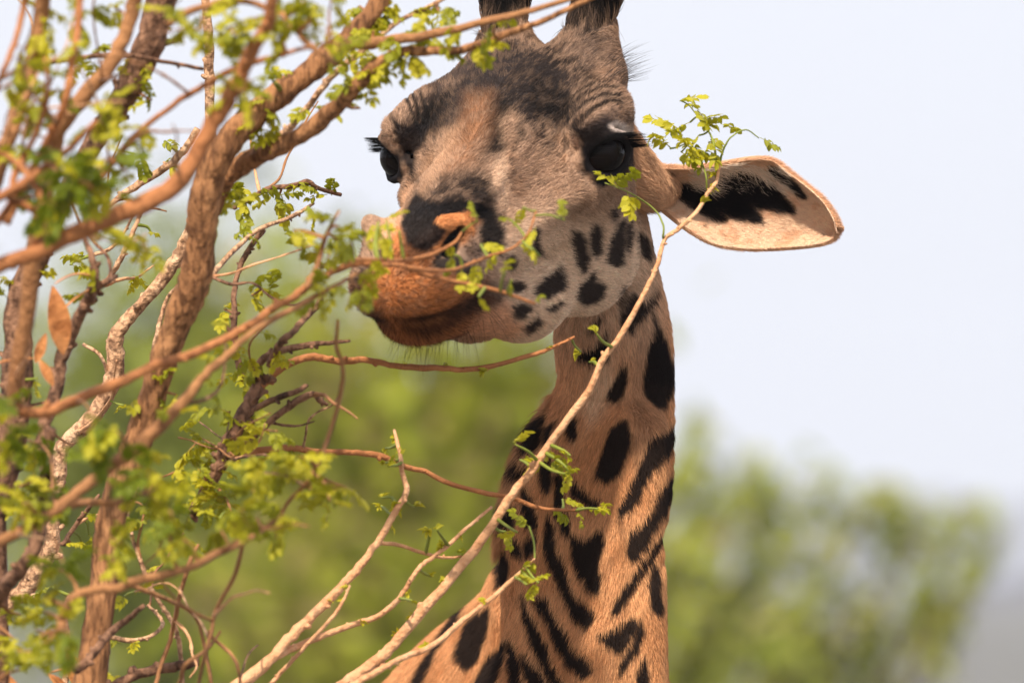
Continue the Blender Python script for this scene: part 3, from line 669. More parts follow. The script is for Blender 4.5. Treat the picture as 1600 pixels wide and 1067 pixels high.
def build_eyes(root, hair_m, rg):
    em, N_, L_, b = mat_new('eyeball'); b.inputs['Base Color'].default_value = (.006, .004, .004, 1); b.inputs['Roughness'].default_value = .12; b.inputs['Specular IOR Level'].default_value = .2; b.inputs['IOR'].default_value = 1.36
    for s in (1, -1):
        c = from_local(EYE[0], s*EYE[1], EYE[2])
        bm = bmesh.new(); bmesh.ops.create_uvsphere(bm, u_segments=40, v_segments=24, radius=.0268)
        ax = Vector(HL*s*.86+HF*.5); ax.normalize()
        for v in bm.verts:                                  # cornea bulge
            k = v.co.normalized().dot(ax); v.co *= 1+.07*max(0, (k-.6)/.4)**1.5
            v.co += Vector(c)
        me = bpy.data.meshes.new('eye'); bm.to_mesh(me); bm.free(); me.materials.append(em)
        me.polygons.foreach_set('use_smooth', [True]*len(me.polygons)); e = link('eye', me, root)
        # lashes along the upper lid
        lid = spline([np.array(u)+_e2*.1+_ea*.25 for u in UPPER], 8)
        n = 260; i = (rg.rand(n)**1.5*(len(lid)-2)).astype(int); t = rg.rand(n, 1); q = lid[i]*(1-t)+lid[i+1]*t + rg.randn(n, 3)*.06
        pw = np.array([from_local(a[0], s*a[1], a[2]) for a in q]); w = (i/len(lid))[:, None]
        dl = _e1*(.85-.2*w) + _ea*.55 + np.array([0, 0, -.12]); d = dl[:, :1]*HF + s*dl[:, 1:2]*HL + dl[:, 2:]*HU + rg.randn(n, 3)*.07; d /= np.linalg.norm(d, axis=1)[:, None]
        fl = np.tile(HL*s*.9-HF*.5-HU*.15, (n, 1))
        tag(hair_curves('eyelashes', pw, d, fl, rg.uniform(.014, .028, n), .00028, np.tile(lin(14, 12, 13), (n, 1)), hair_m, root), kind='stuff')

EAR_TOP = [(1000, 262), (1040, 262), (1085, 262), (1130, 256), (1195, 248), (1235, 272), (1280, 308), (1300, 336), (1307, 354)]
EAR_BOT = [(1008, 318), (1024, 318), (1046, 336), (1080, 362), (1120, 382), (1180, 389), (1262, 384), (1297, 375), (1307, 359)]
def build_ears(root, hair_m, rg):
    top, bot = spline(EAR_TOP, 8), spline(EAR_BOT, 8); nu, nv = len(top), 33
    grid = np.zeros((nu, nv, 3))
    for i in range(nu):
        u = i/(nu-1)
        for j in range(nv):
            v = j/(nv-1); cup = math.sin(math.pi*v)**.7*(1.02-u)**.5*.045*min(1, .45+u*4)
            x, y = top[i]*(1-v)+bot[i]*v
            grid[i, j] = P(x, y, 9.995 + .02*u + cup + .02*v)
    V = grid.reshape(-1, 3)
    Q = np.array([(i*nv+j, i*nv+j+1, (i+1)*nv+j+1, (i+1)*nv+j) for i in range(nu-1) for j in range(nv-1)])
    cream = lin(240, 200, 168)
    BLK = [C3((540,550),(640,590),(740,610),(790,640),(760,690),(740,720),(690,710),(620,650)), C3((850,560),(940,520),(1010,530),(1110,560),(1160,620),(1240,730),(1130,720),(990,690),(1060,790),(960,780),(860,745),(790,720),(870,790),(800,770),(740,740),(760,690),(820,650)),
           C3((1130,500),(1200,530),(1270,590),(1310,650),(1290,640),(1230,580),(1150,530))]
    def ear_col(p):
        px, py, D = proj(p); w = (fbm(p, 80)-.5)*10; c = np.tile(cream, (len(p), 1))
        nm = fbm(p, 90); c = over(c, lin(214, 158, 118), smoothstep(.5, .7, nm)*.6)
        c = over(c, lin(206, 160, 124), smoothstep(290, 258, py)*.8)
        for b in BLK: c = over(c, lin(24, 20, 22), smoothstep(5, -5, poly_sd(px+w, py+w, b)-5))
        sp = vnoise(p, 330); c = over(c, lin(60, 44, 40), smoothstep(.84, .9, sp)*smoothstep(330, 350, py)*.8)
        return c*(.88+.24*vnoise(p, 300))[:, None]
    def make(name, X, flip=False):
        me = np_mesh(name, X, Q); 
        at = me.attributes.new('tint', 'FLOAT_COLOR', 'POINT'); at.data.foreach_set('color', np.hstack([ear_col(V), np.ones((len(V), 1))]).astype(np.float32).ravel())
        me.materials.append(attr_mat('ear_skin', 'tint', .7, .15, .25)); o = link(name, me, root)
        s = o.modifiers.new('thick', 'SOLIDIFY'); s.thickness = .0045; fc = np.sum(get_vq(me)[1]*(np.array([0, 0, CAM_Z])-X), 1).mean(); s.offset = -1.0 if fc > 0 else 1.0
        sb = o.modifiers.new('round', 'SUBSURF'); sb.levels = 1; sb.render_levels = 1
        return o
    make('ear', V)
    me = np_mesh('tmp', V, Q); Vn, Nn, Qn = get_vq(me)
    toc = np.array([0, 0, CAM_Z])-Vn; Nn = np.where((np.sum(Nn*toc, 1) < 0)[:, None], -Nn, Nn)
    p, nn = scatter(Vn, Nn, Qn, 64000, np.ones(len(Vn), bool), rg); c = ear_col(p); px, py, _ = proj(p)
    fl = np.tile(np.array([.8, -.1, -.25]), (len(p), 1))+rg.randn(len(p), 3)*.25
    up = smoothstep(300, 275, py)*(px < 1200); fl = fl + up[:, None]*np.array([-.2, 0, -.9]); fl = tangent(fl, nn)
    d0 = fl*.8+nn*(.35+.3*rg.rand(len(p), 1)); d0 /= np.linalg.norm(d0, axis=1)[:, None]
    ln = rg.uniform(.004, .009, len(p)); long_ = (rg.rand(len(p)) < .10)*(py < 296)*(py > 255)*(px > 1070)*(px < 1225); ln = np.where(long_, rg.uniform(.012, .022, len(p)), ln)
    black = c.sum(1) < .2; ln = np.where(black, rg.uniform(.008, .014, len(p)), ln)
    hc = np.where((long_ > 0)[:, None], lin(224, 200, 176), c)*rg.uniform(.8, 1.2, (len(p), 1))
    tag(hair_curves('ear_hair', p, d0, fl, ln, .00028, np.clip(hc, 0, .9), hair_m, root), kind='stuff')
    rim = np.concatenate([V.reshape(nu, nv, 3)[:, 0], V.reshape(nu, nv, 3)[-1], V.reshape(nu, nv, 3)[::-1, -1]]); cen = V.mean(0)
    i = rg.randint(0, len(rim)-1, 14000); t = rg.rand(14000, 1); rp = rim[i]*(1-t)+rim[i+1]*t; ok = np.linalg.norm(rim[i]-rim[i+1], axis=1) < .02; rp = rp[ok]
    rd = (rp-cen); rd[:, 1] = 0; rd /= np.linalg.norm(rd, axis=1)[:, None]; rd = rd*.6+np.array([.6, .3, 0])+rg.randn(len(rp), 3)*.3; rd /= np.linalg.norm(rd, axis=1)[:, None]
    tag(hair_curves('ear_rim_hair', rp, rd, np.tile(np.array([.8, .3, 0.]), (len(rp), 1)), rg.uniform(.003, .009, len(rp)), .00018, np.tile(lin(226, 176, 138), (len(rp), 1))*rg.uniform(.7, 1.2, (len(rp), 1)), hair_m, root), kind='stuff')
    # the other ear is laid back behind the head
    a = from_local(-11, -8.5, 0); M = []
    b0 = V.reshape(nu, nv, 3)[0].mean(0)
    for q in V:
        r = q-b0; u, w, dpt = r[0], r[2], r[1]
        M.append(a + (-HF*.93-HL*.25-HU*.30)*u*.9 + HU*w*.8 - HL*dpt*1.0)
    make('ear', np.array(M))
    # fleshy root of the near ear
    rt = spline([np.append(from_local(-10.5, 5.5, -1), .030), np.append(P(1000, 284, 10.0), .027), np.append(P(1034, 292, 10.04), .019)], 6)
    tv, tf = tube(rt[:, :3], rt[:, 3], 16, 0, 3)
    Vr = tv; me = bpy.data.meshes.new('ear_root'); me.from_pydata([tuple(x) for x in tv], [], tf); me.update()
    me.polygons.foreach_set('use_smooth', [True]*len(me.polygons))
    cc = np.tile(lin(206, 160, 126), (len(tv), 1)); at = me.attributes.new('tint', 'FLOAT_COLOR', 'POINT'); at.data.foreach_set('color', np.hstack([cc, np.ones((len(tv), 1))]).astype(np.float32).ravel())
    me.materials.append(hair_m); link('ear_root', me, root)
    Nn = np.zeros(len(tv)*3, np.float32); me.vertex_normals.foreach_get('vector', Nn); Nn = Nn.reshape(-1, 3).astype(float)
    Q4 = np.array([f for f in tf if len(f) == 4]); p, nn = scatter(tv, Nn, Q4, 9000, np.ones(len(tv), bool), rg)
    fl = np.tile(np.array([.75, .1, -.5]), (len(p), 1))+rg.randn(len(p), 3)*.2; fl = tangent(fl, nn); d0 = fl*.8+nn*.5; d0 /= np.linalg.norm(d0, axis=1)[:, None]
    c = over(np.tile(lin(214, 166, 128), (len(p), 1)), lin(110, 80, 60), smoothstep(.5, .75, fbm(p, 70))*.7)*rg.uniform(.75, 1.25, (len(p), 1))
    tag(hair_curves('ear_root_hair', p, d0, fl, rg.uniform(.008, .016, len(p)), .0003, c, hair_m, root), kind='stuff')

# ------------------------------------------------------------------ shrubs in front of the giraffe
# each branch: kind, bark, distance at start and end (m), root flag, pixel polyline with radii (x, y, r)
RAW = '''
trunk rough 9.45 9.35 g|137,1085,29 150,1000,26 162,900,25 172,820,26 195,740,26 225,660,27 250,580,25 275,510,27 300,450,29 312,390,28 318,320,27 335,260,27 370,205,24 420,160,22 480,115,22 530,75,20 570,35,18 612,-25,16 660,-110,13
limb rough 9.42 9.2 -|322,330,25 340,292,22 370,262,19 420,236,17 470,212,16 525,168,15 555,135,14 600,95,11 640,80,9 719,78,7.5 787,55,6.5 850,32,5.5 925,-3,4.5 980,-30,3
branch tan 9.3 9.15 -|545,68,12 605,65,10 686,52,8 768,32,6.5 833,16,5.5 905,-6,4.5 960,-30,3
trunk pale 9.95 9.85 g|-30,985,17 5,947,17 37,924,16 59,890,16 81,851,14 84,809,13 92,750,13 98,697,14 132,666,15 157,633,15 180,582,16 180,533,14 197,502,12 225,471,11 253,437,12 281,398,13 298,359,12 309,322,11 318,270,10 329,240,9 328,170,9 327,110,9 325,50,8 318,-30,7
branch pale 9.85 9.9 -|309,202,6 281,242,7 247,270,7 200,298,6 160,330,4
trunk dark 9.5 9.35 g|-10,800,26 15,700,26 25,620,27 28,554,27 31,477,25 50,420,22 70,378,20 100,310,18 157,208,20 191,157,22 213,118,24 233,70,25 252,0,27 268,-80,24
branch dark 9.4 9.35 -|60,700,12 88,610,12 98,555,12 124,494,11 140,463,10 149,432,8 143,400,6 132,373,4
branch dark 9.4 9.4 -|140,462,8 160,444,6 182,432,4
limb tan 9.05 8.95 -|20,640,16 50,420,15 82,247,15 93,202,15 126,157,14 169,107,14 197,50,13 211,0,13 220,-60,11
limb tan 8.9 8.85 g|-60,430,15 -15,300,15 11,225,14 34,155,14 55,80,14 68,0,14 75,-60,12
limb orange 8.75 8.65 g|-120,460,16 -30,425,15 60,392,16 130,358,18 200,330,18 260,300,19 295,262,18 328,202,17 356,157,16 376,118,15 396,76,14 418,37,12 430,-20,11 440,-90,9
branch tan 8.85 8.8 -|260,40,7 300,17,7 370,1,6 435,20,6 457,42,6 483,70,5.5 525,101,5
branch orange 8.9 8.85 -|140,300,8 191,236,7 225,200,6 281,157,6 318,135,6 365,108,6 426,90,5 474,76,4 520,66,3
branch dark 9.35 9.35 -|60,100,5 112,93,4.5 157,87,4.5 202,87,4.5 253,96,4 318,108,3.5
branch orange 8.8 8.75 -|10,350,8 34,298,8 65,239,8 93,183,8 107,140,8 112,98,8 121,50,8 124,0,7 122,-60,6
branch orange 8.75 8.7 -|-30,190,6 0,124,6 11,98,6 28,50,6 39,0,6 48,-60,5
branch orange 8.7 8.7 -|-40,330,10 30,290,9 70,262,8 100,240,7 150,190,5
branch orange 8.72 8.7 -|-40,380,8 10,330,8 25,270,7 60,200,6 75,140,5 70,90,4
branch orange 8.68 8.7 -|-30,300,8 20,310,8 80,340,7 130,300,6 165,250,5
branch orange 8.7 8.72 -|-30,230,6 20,250,6 60,300,6 65,360,5 20,420,5
branch pale 9.55 9.4 -|330,310,8 352,285,7 400,240,6.5 424,222,6.5 452,200,6.5 480,169,6 508,132,6 536,104,5.5 581,67,5 623,34,4.5 665,14,4 705,-8,3.5 740,-30,3
branch orange 8.85 9.25 g|-60,610,10 28,641,11 70,644,11 112,627,11 155,610,10.5 197,593,10 247,568,9.5 292,557,9 342,533,8.5 390,508,8 426,482,8 457,466,8 483,446,8 511,429,7 547,414,6 589,413,5 631,416,4.5 664,429,4.5 722,442,4 781,455,3.5 836,475,3
branch orange 9.1 9.3 -|520,425,5 547,410,5 573,406,4.5 621,407,4 670,399,3.5 709,380,3 722,362,2
branch orange 9.2 9.35 -|640,418,4 664,422,4 703,423,4 735,412,3.5 768,399,3 800,388,2.5 825,365,2.5 838,330,2
branch tan 9.1 9.05 -|478,452,5.5 497,412,5 508,373,4 522,345,3 530,330,2
branch tan 8.85 9.1 g|-60,870,10 0,845,10 60,815,10 112,776,11 170,730,11.5 225,692,12 265,650,11 292,620,10 328,578,8 350,560,7 390,522,6 435,494,5.5 469,477,5 497,460,4.5 525,446,4 561,426,3
branch tan 9.0 9.0 -|80,800,7 130,785,7 175,785,6 225,772,5
branch dark 9.6 9.62 -|300,800,10 335,745,11 352,705,13 370,665,14 390,630,14 405,600,12 418,588,10
branch orange 9.62 9.8 -|405,603,10 418,593,9 441,574,8 469,561,7.5 497,558,7.5 533,565,7 567,562,6.5 609,570,6 651,575,6 686,575,6 722,578,5.5 768,572,5 816,559,4.5 849,549,4 872,539,3.5 898,526,2.5
branch orange 9.62 9.75 -|350,715,8 412,703,7 457,700,6.5 497,706,6.5 539,706,6 590,711,6 632,728,5.5 665,737,5 700,754,5 750,768,5 800,778,4.5 847,794,4 900,797,3
twig tan 9.1 9.1 -|528,500,3 525,540,4 536,574,4 530,624,4 514,680,4 497,723,4 474,759,4 446,790,3.5 430,840,3
branch dark 9.6 9.6 -|350,720,6 382,655,5.5 421,627,5.5 466,610,5 480,602,3
branch dark 9.6 9.6 -|375,705,6 404,675,6 432,650,6 483,616,6 500,626,5 512,632,3
branch dark 9.62 9.62 -|395,610,7 400,575,7 429,550,6.5 483,539,6 520,535,4 547,533,3
branch dark 9.55 9.55 -|420,570,6 438,536,6 457,519,6 480,494,6 497,477,5 503,466,3
branch dark 9.7 9.75 -|380,600,7 367,540,6 366,491,5.5 367,451,5 376,415,5 393,384,5 412,359,5
branch pale 9.6 9.85 -|310,450,6 334,426,5 365,392,4.5 404,359,4.5 441,345,4 466,333,4 490,318,2.5
branch dark 9.8 9.85 -|370,320,6 401,305,5 421,294,5 455,291,4.5 480,284,4.5 497,294,4.5 533,305,3.5
branch tan 8.85 8.95 -|95,985,10 104,947,9 121,930,9 157,919,9 180,920,9 211,908,8.5 253,899,8 295,888,7.5 337,865,7 380,846,6 405,830,5 440,805,4
trunk dark 9.2 9.15 g|-40,975,14 0,924,14 28,894,13 56,851,12 65,795,12 72,730,11 80,670,9
twig pale 9.6 9.6 -|205,835,3.5 219,874,4 236,919,4 261,958,4 278,992,4.5 284,1040,4 286,1085,4
twig tan 9.5 9.55 -|310,850,3 298,874,4 281,930,4 273,969,4 264,1006,4 250,1042,4 240,1085,4
twig tan 9.3 9.4 -|200,912,4 261,936,4 304,961,3.5 318,1006,3.5 330,1067,3.5 333,1100,3
twig tan 9.1 9.2 -|380,846,4 368,896,4 337,953,4 329,992,3.5 315,1042,3.5 308,1090,3
twig tan 9.3 9.3 -|326,985,3 332,995,3.5 365,1026,3.5 374,1054,3 376,1085,3
twig tan 9.3 9.3 -|270,1090,4 281,1065,4 290,1037,4 323,1014,3.5 345,985,2.5
twig pale 9.65 9.7 -|160,990,5 197,1000,4.5 233,995,4 253,978,4 250,964,3.5 230,944,2.5
branch dark 9.4 9.4 -|120,1045,8 135,1034,8 169,992,7.5 197,969,6 224,946,4
branch dark 9.6 9.6 -|150,1085,10 197,1062,9 233,1048,9 281,1040,9 310,1033,6
twig dark 9.7 9.7 -|100,850,5 110,832,4.5 135,798,4 155,773,3
twig pale 9.8 9.8 -|98,1085,6 108,1020,6 101,964,5.5 108,930,4
twig pale 9.9 9.9 -|175,620,3 160,560,3.5 130,538,3
twig pale 9.9 9.9 -|165,445,5 185,410,5 200,380,4.5 215,345,4 222,330,3
twig pale 9.9 9.9 -|140,400,3.5 170,390,3.5 190,370,3 207,338,2
twig pale 9.85 9.85 -|240,545,4 250,500,4 262,465,3.5 285,440,2.5
'''
RAW_C = '''
branch skin 9.62 9.78 g|500,1092,14 539,1067,13 581,1037,12.5 609,1014,12 651,964,11 700,908,10 763,831,9.5 793,782,9 832,733,8.5 877,668,8 921,609,7.5 940,565,7 969,526,6.5 995,481,5.5 1012,448,5.2 1028,412,5 1038,375,5 1063,356,4.8 1091,328,4.4 1105,303,4.2 1119,284,4 1125,255,2.6
stalk green 9.78 9.79 -|1123,262,2.4 1130,235,1.8 1142,215,1.5 1165,203,1.3 1186,216,1.0
stalk green 9.78 9.79 -|1119,284,2.4 1119,250,2.2 1112,215,1.8 1097,192,1.4 1078,166,1.0
stalk green 9.77 9.78 -|1105,300,1.8 1102,270,1.6 1088,240,1.4 1070,225,1.0
stalk green 9.74 9.73 -|1036,372,2.0 1036,352,1.7 1022,327,1.5 985,302,1.3 945,286,1.0
branch skin 9.55 9.7 g|330,1105,17 379,1065,14 421,1031,12 457,992,11 497,953,10 533,916,9 561,885,8.5 595,840,7.5 609,815,7 623,790,6.5 636,766,6 628,737,5 626,714,4.5 620,689,4 616,672,3
branch skin 9.57 9.72 -|415,1034,9 455,1014,7.5 497,995,7 553,975,6.5 587,964,6 618,941,6 632,922,5.5 654,888,5 674,872,4.5 700,852,4.5 728,826,4 768,792,3
branch skin 9.6 9.6 g|400,1100,5 426,1065,5 457,1031,4.5 483,1003,4 519,964,4 535,940,3.5 547,914,2.5
twig skin 9.66 9.7 -|593,848,4.5 623,851,4 665,865,3.8 700,871,3.5 740,866,2.5
branch skin 9.5 9.62 g|520,1095,8 559,1065,7.5 595,1046,7 623,1030,6.5 674,1009,6 723,970,5.5 773,930,5 822,886,3.5 836,872,2
'''
def clusters(s): return [tuple(float(v) if i != 2 else v for i, v in enumerate(t.split(','))) for t in s.split()]
LEAVES = '''62,55,f 70,10,f 105,25,f 115,70,f 140,10,m 180,18,f 85,110,f 135,90,m 140,105,m 25,95,f 40,110,f 85,135,f 55,160,f 10,140,f 60,185,f 150,165,f 190,165,f 195,215,f 170,190,f 235,140,m 238,160,m 230,205,m 255,60,m 225,75,m
275,15,f 285,40,f 320,30,f 340,15,f 345,55,f 370,60,f 375,85,f 390,130,f 365,140,f 100,230,g 130,250,g 105,255,g 75,270,g 160,290,g 140,280,g 120,295,g 30,240,f 10,260,f 185,240,g 200,270,f 245,265,s 260,225,s 265,270,s 210,245,s 225,247,s
330,45,f 365,30,f 385,50,f 410,35,f 420,55,f 450,15,f 455,35,f 470,30,f 490,40,f 500,15,f 510,45,f 540,60,f 540,75,f 575,35,f 580,50,f 590,95,f 560,95,f 575,110,f 545,125,f 600,80,f 620,60,f 625,80,f 640,75,f 650,95,f 665,25,m 690,20,m 700,45,m 640,15,m
420,115,s 430,130,s 440,65,m 370,145,f 385,150,f 400,160,f 430,165,f 475,165,f 395,190,f 405,200,f 550,165,m 565,175,m 650,55,m 690,70,m 720,50,m 768,45,m 740,62,m 745,72,m 560,10,f 600,10,f 590,20,f 520,5,f 480,5,f
50,290,f 85,320,g 105,345,g 100,300,g 130,285,g 160,300,f 165,370,f 200,370,f 230,385,f 235,395,f 240,365,s 205,430,s 225,440,s 280,430,s 130,395,s 110,415,s 15,470,s 25,450,s 40,420,s 125,460,s 160,415,f
345,298,f 370,310,f 390,300,f 430,310,m 440,312,m 365,365,s 375,355,s 385,365,s 355,330,f 375,330,f 460,360,f 475,385,f 525,345,f 540,365,f 530,380,f 545,385,f 520,395,f 590,350,n 585,385,n 600,370,n 625,360,n 605,345,n 575,400,n 390,450,m 395,465,m 420,455,m 350,490,m 360,510,m 500,470,f 515,455,f
490,300,s 500,290,s 491,337,s 505,310,s 530,297,s 580,430,n 555,450,f 410,550,m 430,548,m 375,560,m 400,510,m 820,325,n 830,348,n 795,350,n 880,350,n 835,395,n 842,408,n 755,380,n 745,345,n 715,400,n 705,395,n 755,415,n 775,410,n 800,440,n 790,430,n 745,460,n 750,470,n 720,430,n 840,485,n 570,432,f
880,780,s 870,792,s 900,797,s 918,800,s 930,800,s 853,535,b 905,550,b 700,580,b 640,562,b 755,562,b
5,640,g 15,660,g 10,680,g 50,680,g 60,680,f 15,750,g 30,760,f 40,770,f 150,665,g 175,675,g 190,690,g 200,700,f 165,700,g 240,595,m 245,620,m 275,615,m 270,640,m 60,590,s 68,615,s 190,638,s 300,670,s 310,680,s 225,730,f 235,745,g 215,760,f 250,760,g 265,770,f 280,740,f 290,720,f 300,700,f 320,690,f 250,800,f 270,810,g 255,830,f 240,780,g 300,780,f 310,800,f 330,770,f 345,760,f 390,715,f 380,690,f 370,660,m 355,660,m 375,700,m 345,620,m 395,560,m 340,640,m 90,770,g 60,800,f 40,800,f 35,785,f
45,790,f 30,795,f 130,795,s 140,810,s 130,845,s 110,860,s 140,835,s 100,880,g 95,890,f 170,830,f 185,850,f 190,870,f 230,815,f 265,830,f 260,800,f 285,840,f 320,860,s 310,850,s 345,810,s 355,800,s 345,825,f 380,805,f 85,920,s 70,930,f 20,930,f 35,960,f 70,960,f 55,985,f 60,1000,f 20,1000,f 10,1030,f 25,1020,f 110,995,g 85,970,f 45,1050,f 190,1050,s 200,990,s 215,1010,s 195,930,s 215,925,s 235,930,s 250,890,s
345,570,m 380,590,m 370,610,m 430,680,m 415,690,f 440,700,f 470,715,f 400,730,f 425,740,f 410,760,f 450,750,f 440,735,f 475,740,f 505,775,f 525,765,f 540,765,f 515,785,f 330,800,f 345,790,f 360,810,f 380,800,f 405,810,f 420,815,f 445,820,f 440,830,f 430,800,s 365,775,f 395,775,f 335,735,f 310,740,f'''
LEAVES_C = '''615,675,b 605,700,b 640,705,b 600,722,b 607,728,b 600,785,b 595,795,b 607,790,b 640,790,b 645,797,b 595,808,b 532,940,b 545,920,b 508,930,b 565,965,b 625,995,b 640,945,b 650,955,b 690,900,b 670,905,b 645,930,b 670,830,b 685,835,b 695,860,b 720,825,b
805,695,s 815,720,s 830,715,s 855,715,s 870,720,s 890,712,s 895,735,s 880,742,s 790,835,s 805,830,s 825,828,s 745,870,s 835,880,s 830,905,s 845,910,s 820,915,s 800,895,s 760,925,b 672,1010,b 920,570,b 930,520,b
1060,163,t 1078,165,t 1090,187,t 1075,190,t 1075,212,t 1058,203,t 1046,236,t 1056,225,t 1062,245,t 1075,232,t 1100,205,t 1112,215,t 1105,240,t 1168,200,t 1186,214,t 1090,215,t 1098,228,t 952,289,t 968,295,t 984,304,t 1003,316,t 1080,178,t 1066,235,t 1113,280,b 1092,312,b 1120,272,b'''

def bark_mats():
    M = {}
    M['rough'] = noise_mat('rough_brown_bark', [lin(108, 72, 46), lin(164, 114, 74), lin(190, 138, 94)], 26, .9, 1.0, 60, stretch=(1.6, 1.6, .45), cracks=(190, 190, 42))
    M['dark'] = noise_mat('grey_brown_bark', [lin(82, 58, 44), lin(136, 98, 74), lin(164, 122, 94)], 40, .9, .9, 90, cracks=(150, 150, 60))
    M['pale'] = noise_mat('pale_peeling_bark', [lin(150, 108, 80), lin(206, 160, 122), lin(226, 186, 150)], 45, .8, .8, 110, cracks=(170, 170, 110))
    M['tan'] = noise_mat('tan_bark', [lin(128, 86, 54), lin(174, 122, 78)], 30, .8, .6, 120)
    M['orange'] = noise_mat('orange_brown_bark', [lin(142, 88, 52), lin(188, 124, 76)], 30, .75, .6, 120)
    M['skin'] = noise_mat('fawn_twig_bark', [lin(176, 120, 80), lin(214, 158, 114), lin(222, 172, 130)], 50, .75, .6, 160)
    M['green'] = noise_mat('green_stalk', [lin(110, 120, 40), lin(140, 146, 60)], 40, .6)
    return M
def leaf_mats():
    r = []
    for i, (a, b, c) in enumerate([((142, 140, 12), (176, 170, 24), (202, 190, 56)), ((156, 150, 14), (192, 182, 32), (212, 198, 68)), ((118, 126, 12), (152, 152, 24), (180, 174, 46)), ((84, 100, 8), (114, 126, 14), (140, 146, 30))]):
        m = noise_mat('young_leaf', [lin(*a), lin(*b), lin(*c)], 55, .45, .25, 300, spec=.4)
        N, L = m.node_tree.nodes, m.node_tree.links; bs = N['Principled BSDF']; cr = [n for n in N if n.type == 'VALTORGB'][0]
        t = N.new('ShaderNodeBsdfTranslucent'); L.new(cr.outputs[0], t.inputs[0]); mx = N.new('ShaderNodeMixShader'); mx.inputs[0].default_value = .42
        L.new(bs.outputs[0], mx.inputs[1]); L.new(t.outputs[0], mx.inputs[2]); L.new(mx.outputs[0], N['Material Output'].inputs[0]); r.append(m)
    return r
def leaflet(base, d, up, ln, wd, fold, curl):
    """one small oval leaflet, folded along its midrib and curled: verts, faces"""
    d = d/np.linalg.norm(d); s = np.cross(d, up); s /= np.linalg.norm(s)+1e-9; n = np.cross(s, d); V = []; F = []
    prof = [(0, .06), (.2, .62), (.48, 1.0), (.76, .82), (1.0, .08)]
    for (t, w) in prof:
        c = base + d*ln*t - n*ln*curl*t*t
        V += [c + s*wd*w*math.cos(fold) + n*wd*w*math.sin(fold), c, c - s*wd*w*math.cos(fold) + n*wd*w*math.sin(fold)]
    for i in range(len(prof)-1):
        a = i*3; F += [(a, a+1, a+4, a+3), (a+1, a+2, a+5, a+4)]
    return V, F
def leaf_mesh(kind, seed, mat):
    """pinnate leaf, 1 unit long along +X"""
    rg = np.random.RandomState(seed); V, F = [], []
    def add(v, f):
        o = len(V); V.extend(v); F.extend([tuple(i+o for i in q) for q in f])
    if kind == 'bud':
        for k in range(rg.randint(4, 7)):
            d = np.array([1, rg.randn()*.7, rg.randn()*.6]); add(*leaflet(np.array([rg.rand()*.3, 0, 0]), d, np.array([0, rg.randn()*.5, 1.]), .55*rg.uniform(.6, 1.1), .15, .75, .4*rg.rand()))
        ax = [np.array([0, 0, 0.]), np.array([.35, .02, .02])]; tv, tf = tube(ax, [.05, .03], 5); add(tv, tf)
    else:
        n = rg.randint(4, 6); bend = rg.uniform(.15, .6)
        axf = lambda t: np.array([t, .06*math.sin(3*t+seed), -bend*t*t*.6])
        tv, tf = tube([axf(t) for t in np.linspace(0, .92, 7)], np.linspace(.022, .008, 7), 4); add(tv, tf)
        for i in range(n):
            t = .24 + .66*i/(n-1)
            for sd in (-1, 1):
                ln = rg.uniform(.28, .42)*(1.15-.35*abs(t-.5)); d = np.array([.55, sd*.85, -.25+rg.randn()*.25])
                add(*leaflet(axf(t), d, np.array([rg.randn()*.2, rg.randn()*.3, 1.]), ln, ln*.38, rg.uniform(.1, .8), rg.uniform(.1, .6)))
        add(*leaflet(axf(.92), np.array([1, 0, -.3]), np.array([0, .1, 1.]), .36, .14, .3, .3))
    return mesh('leaf', V, F, mat)

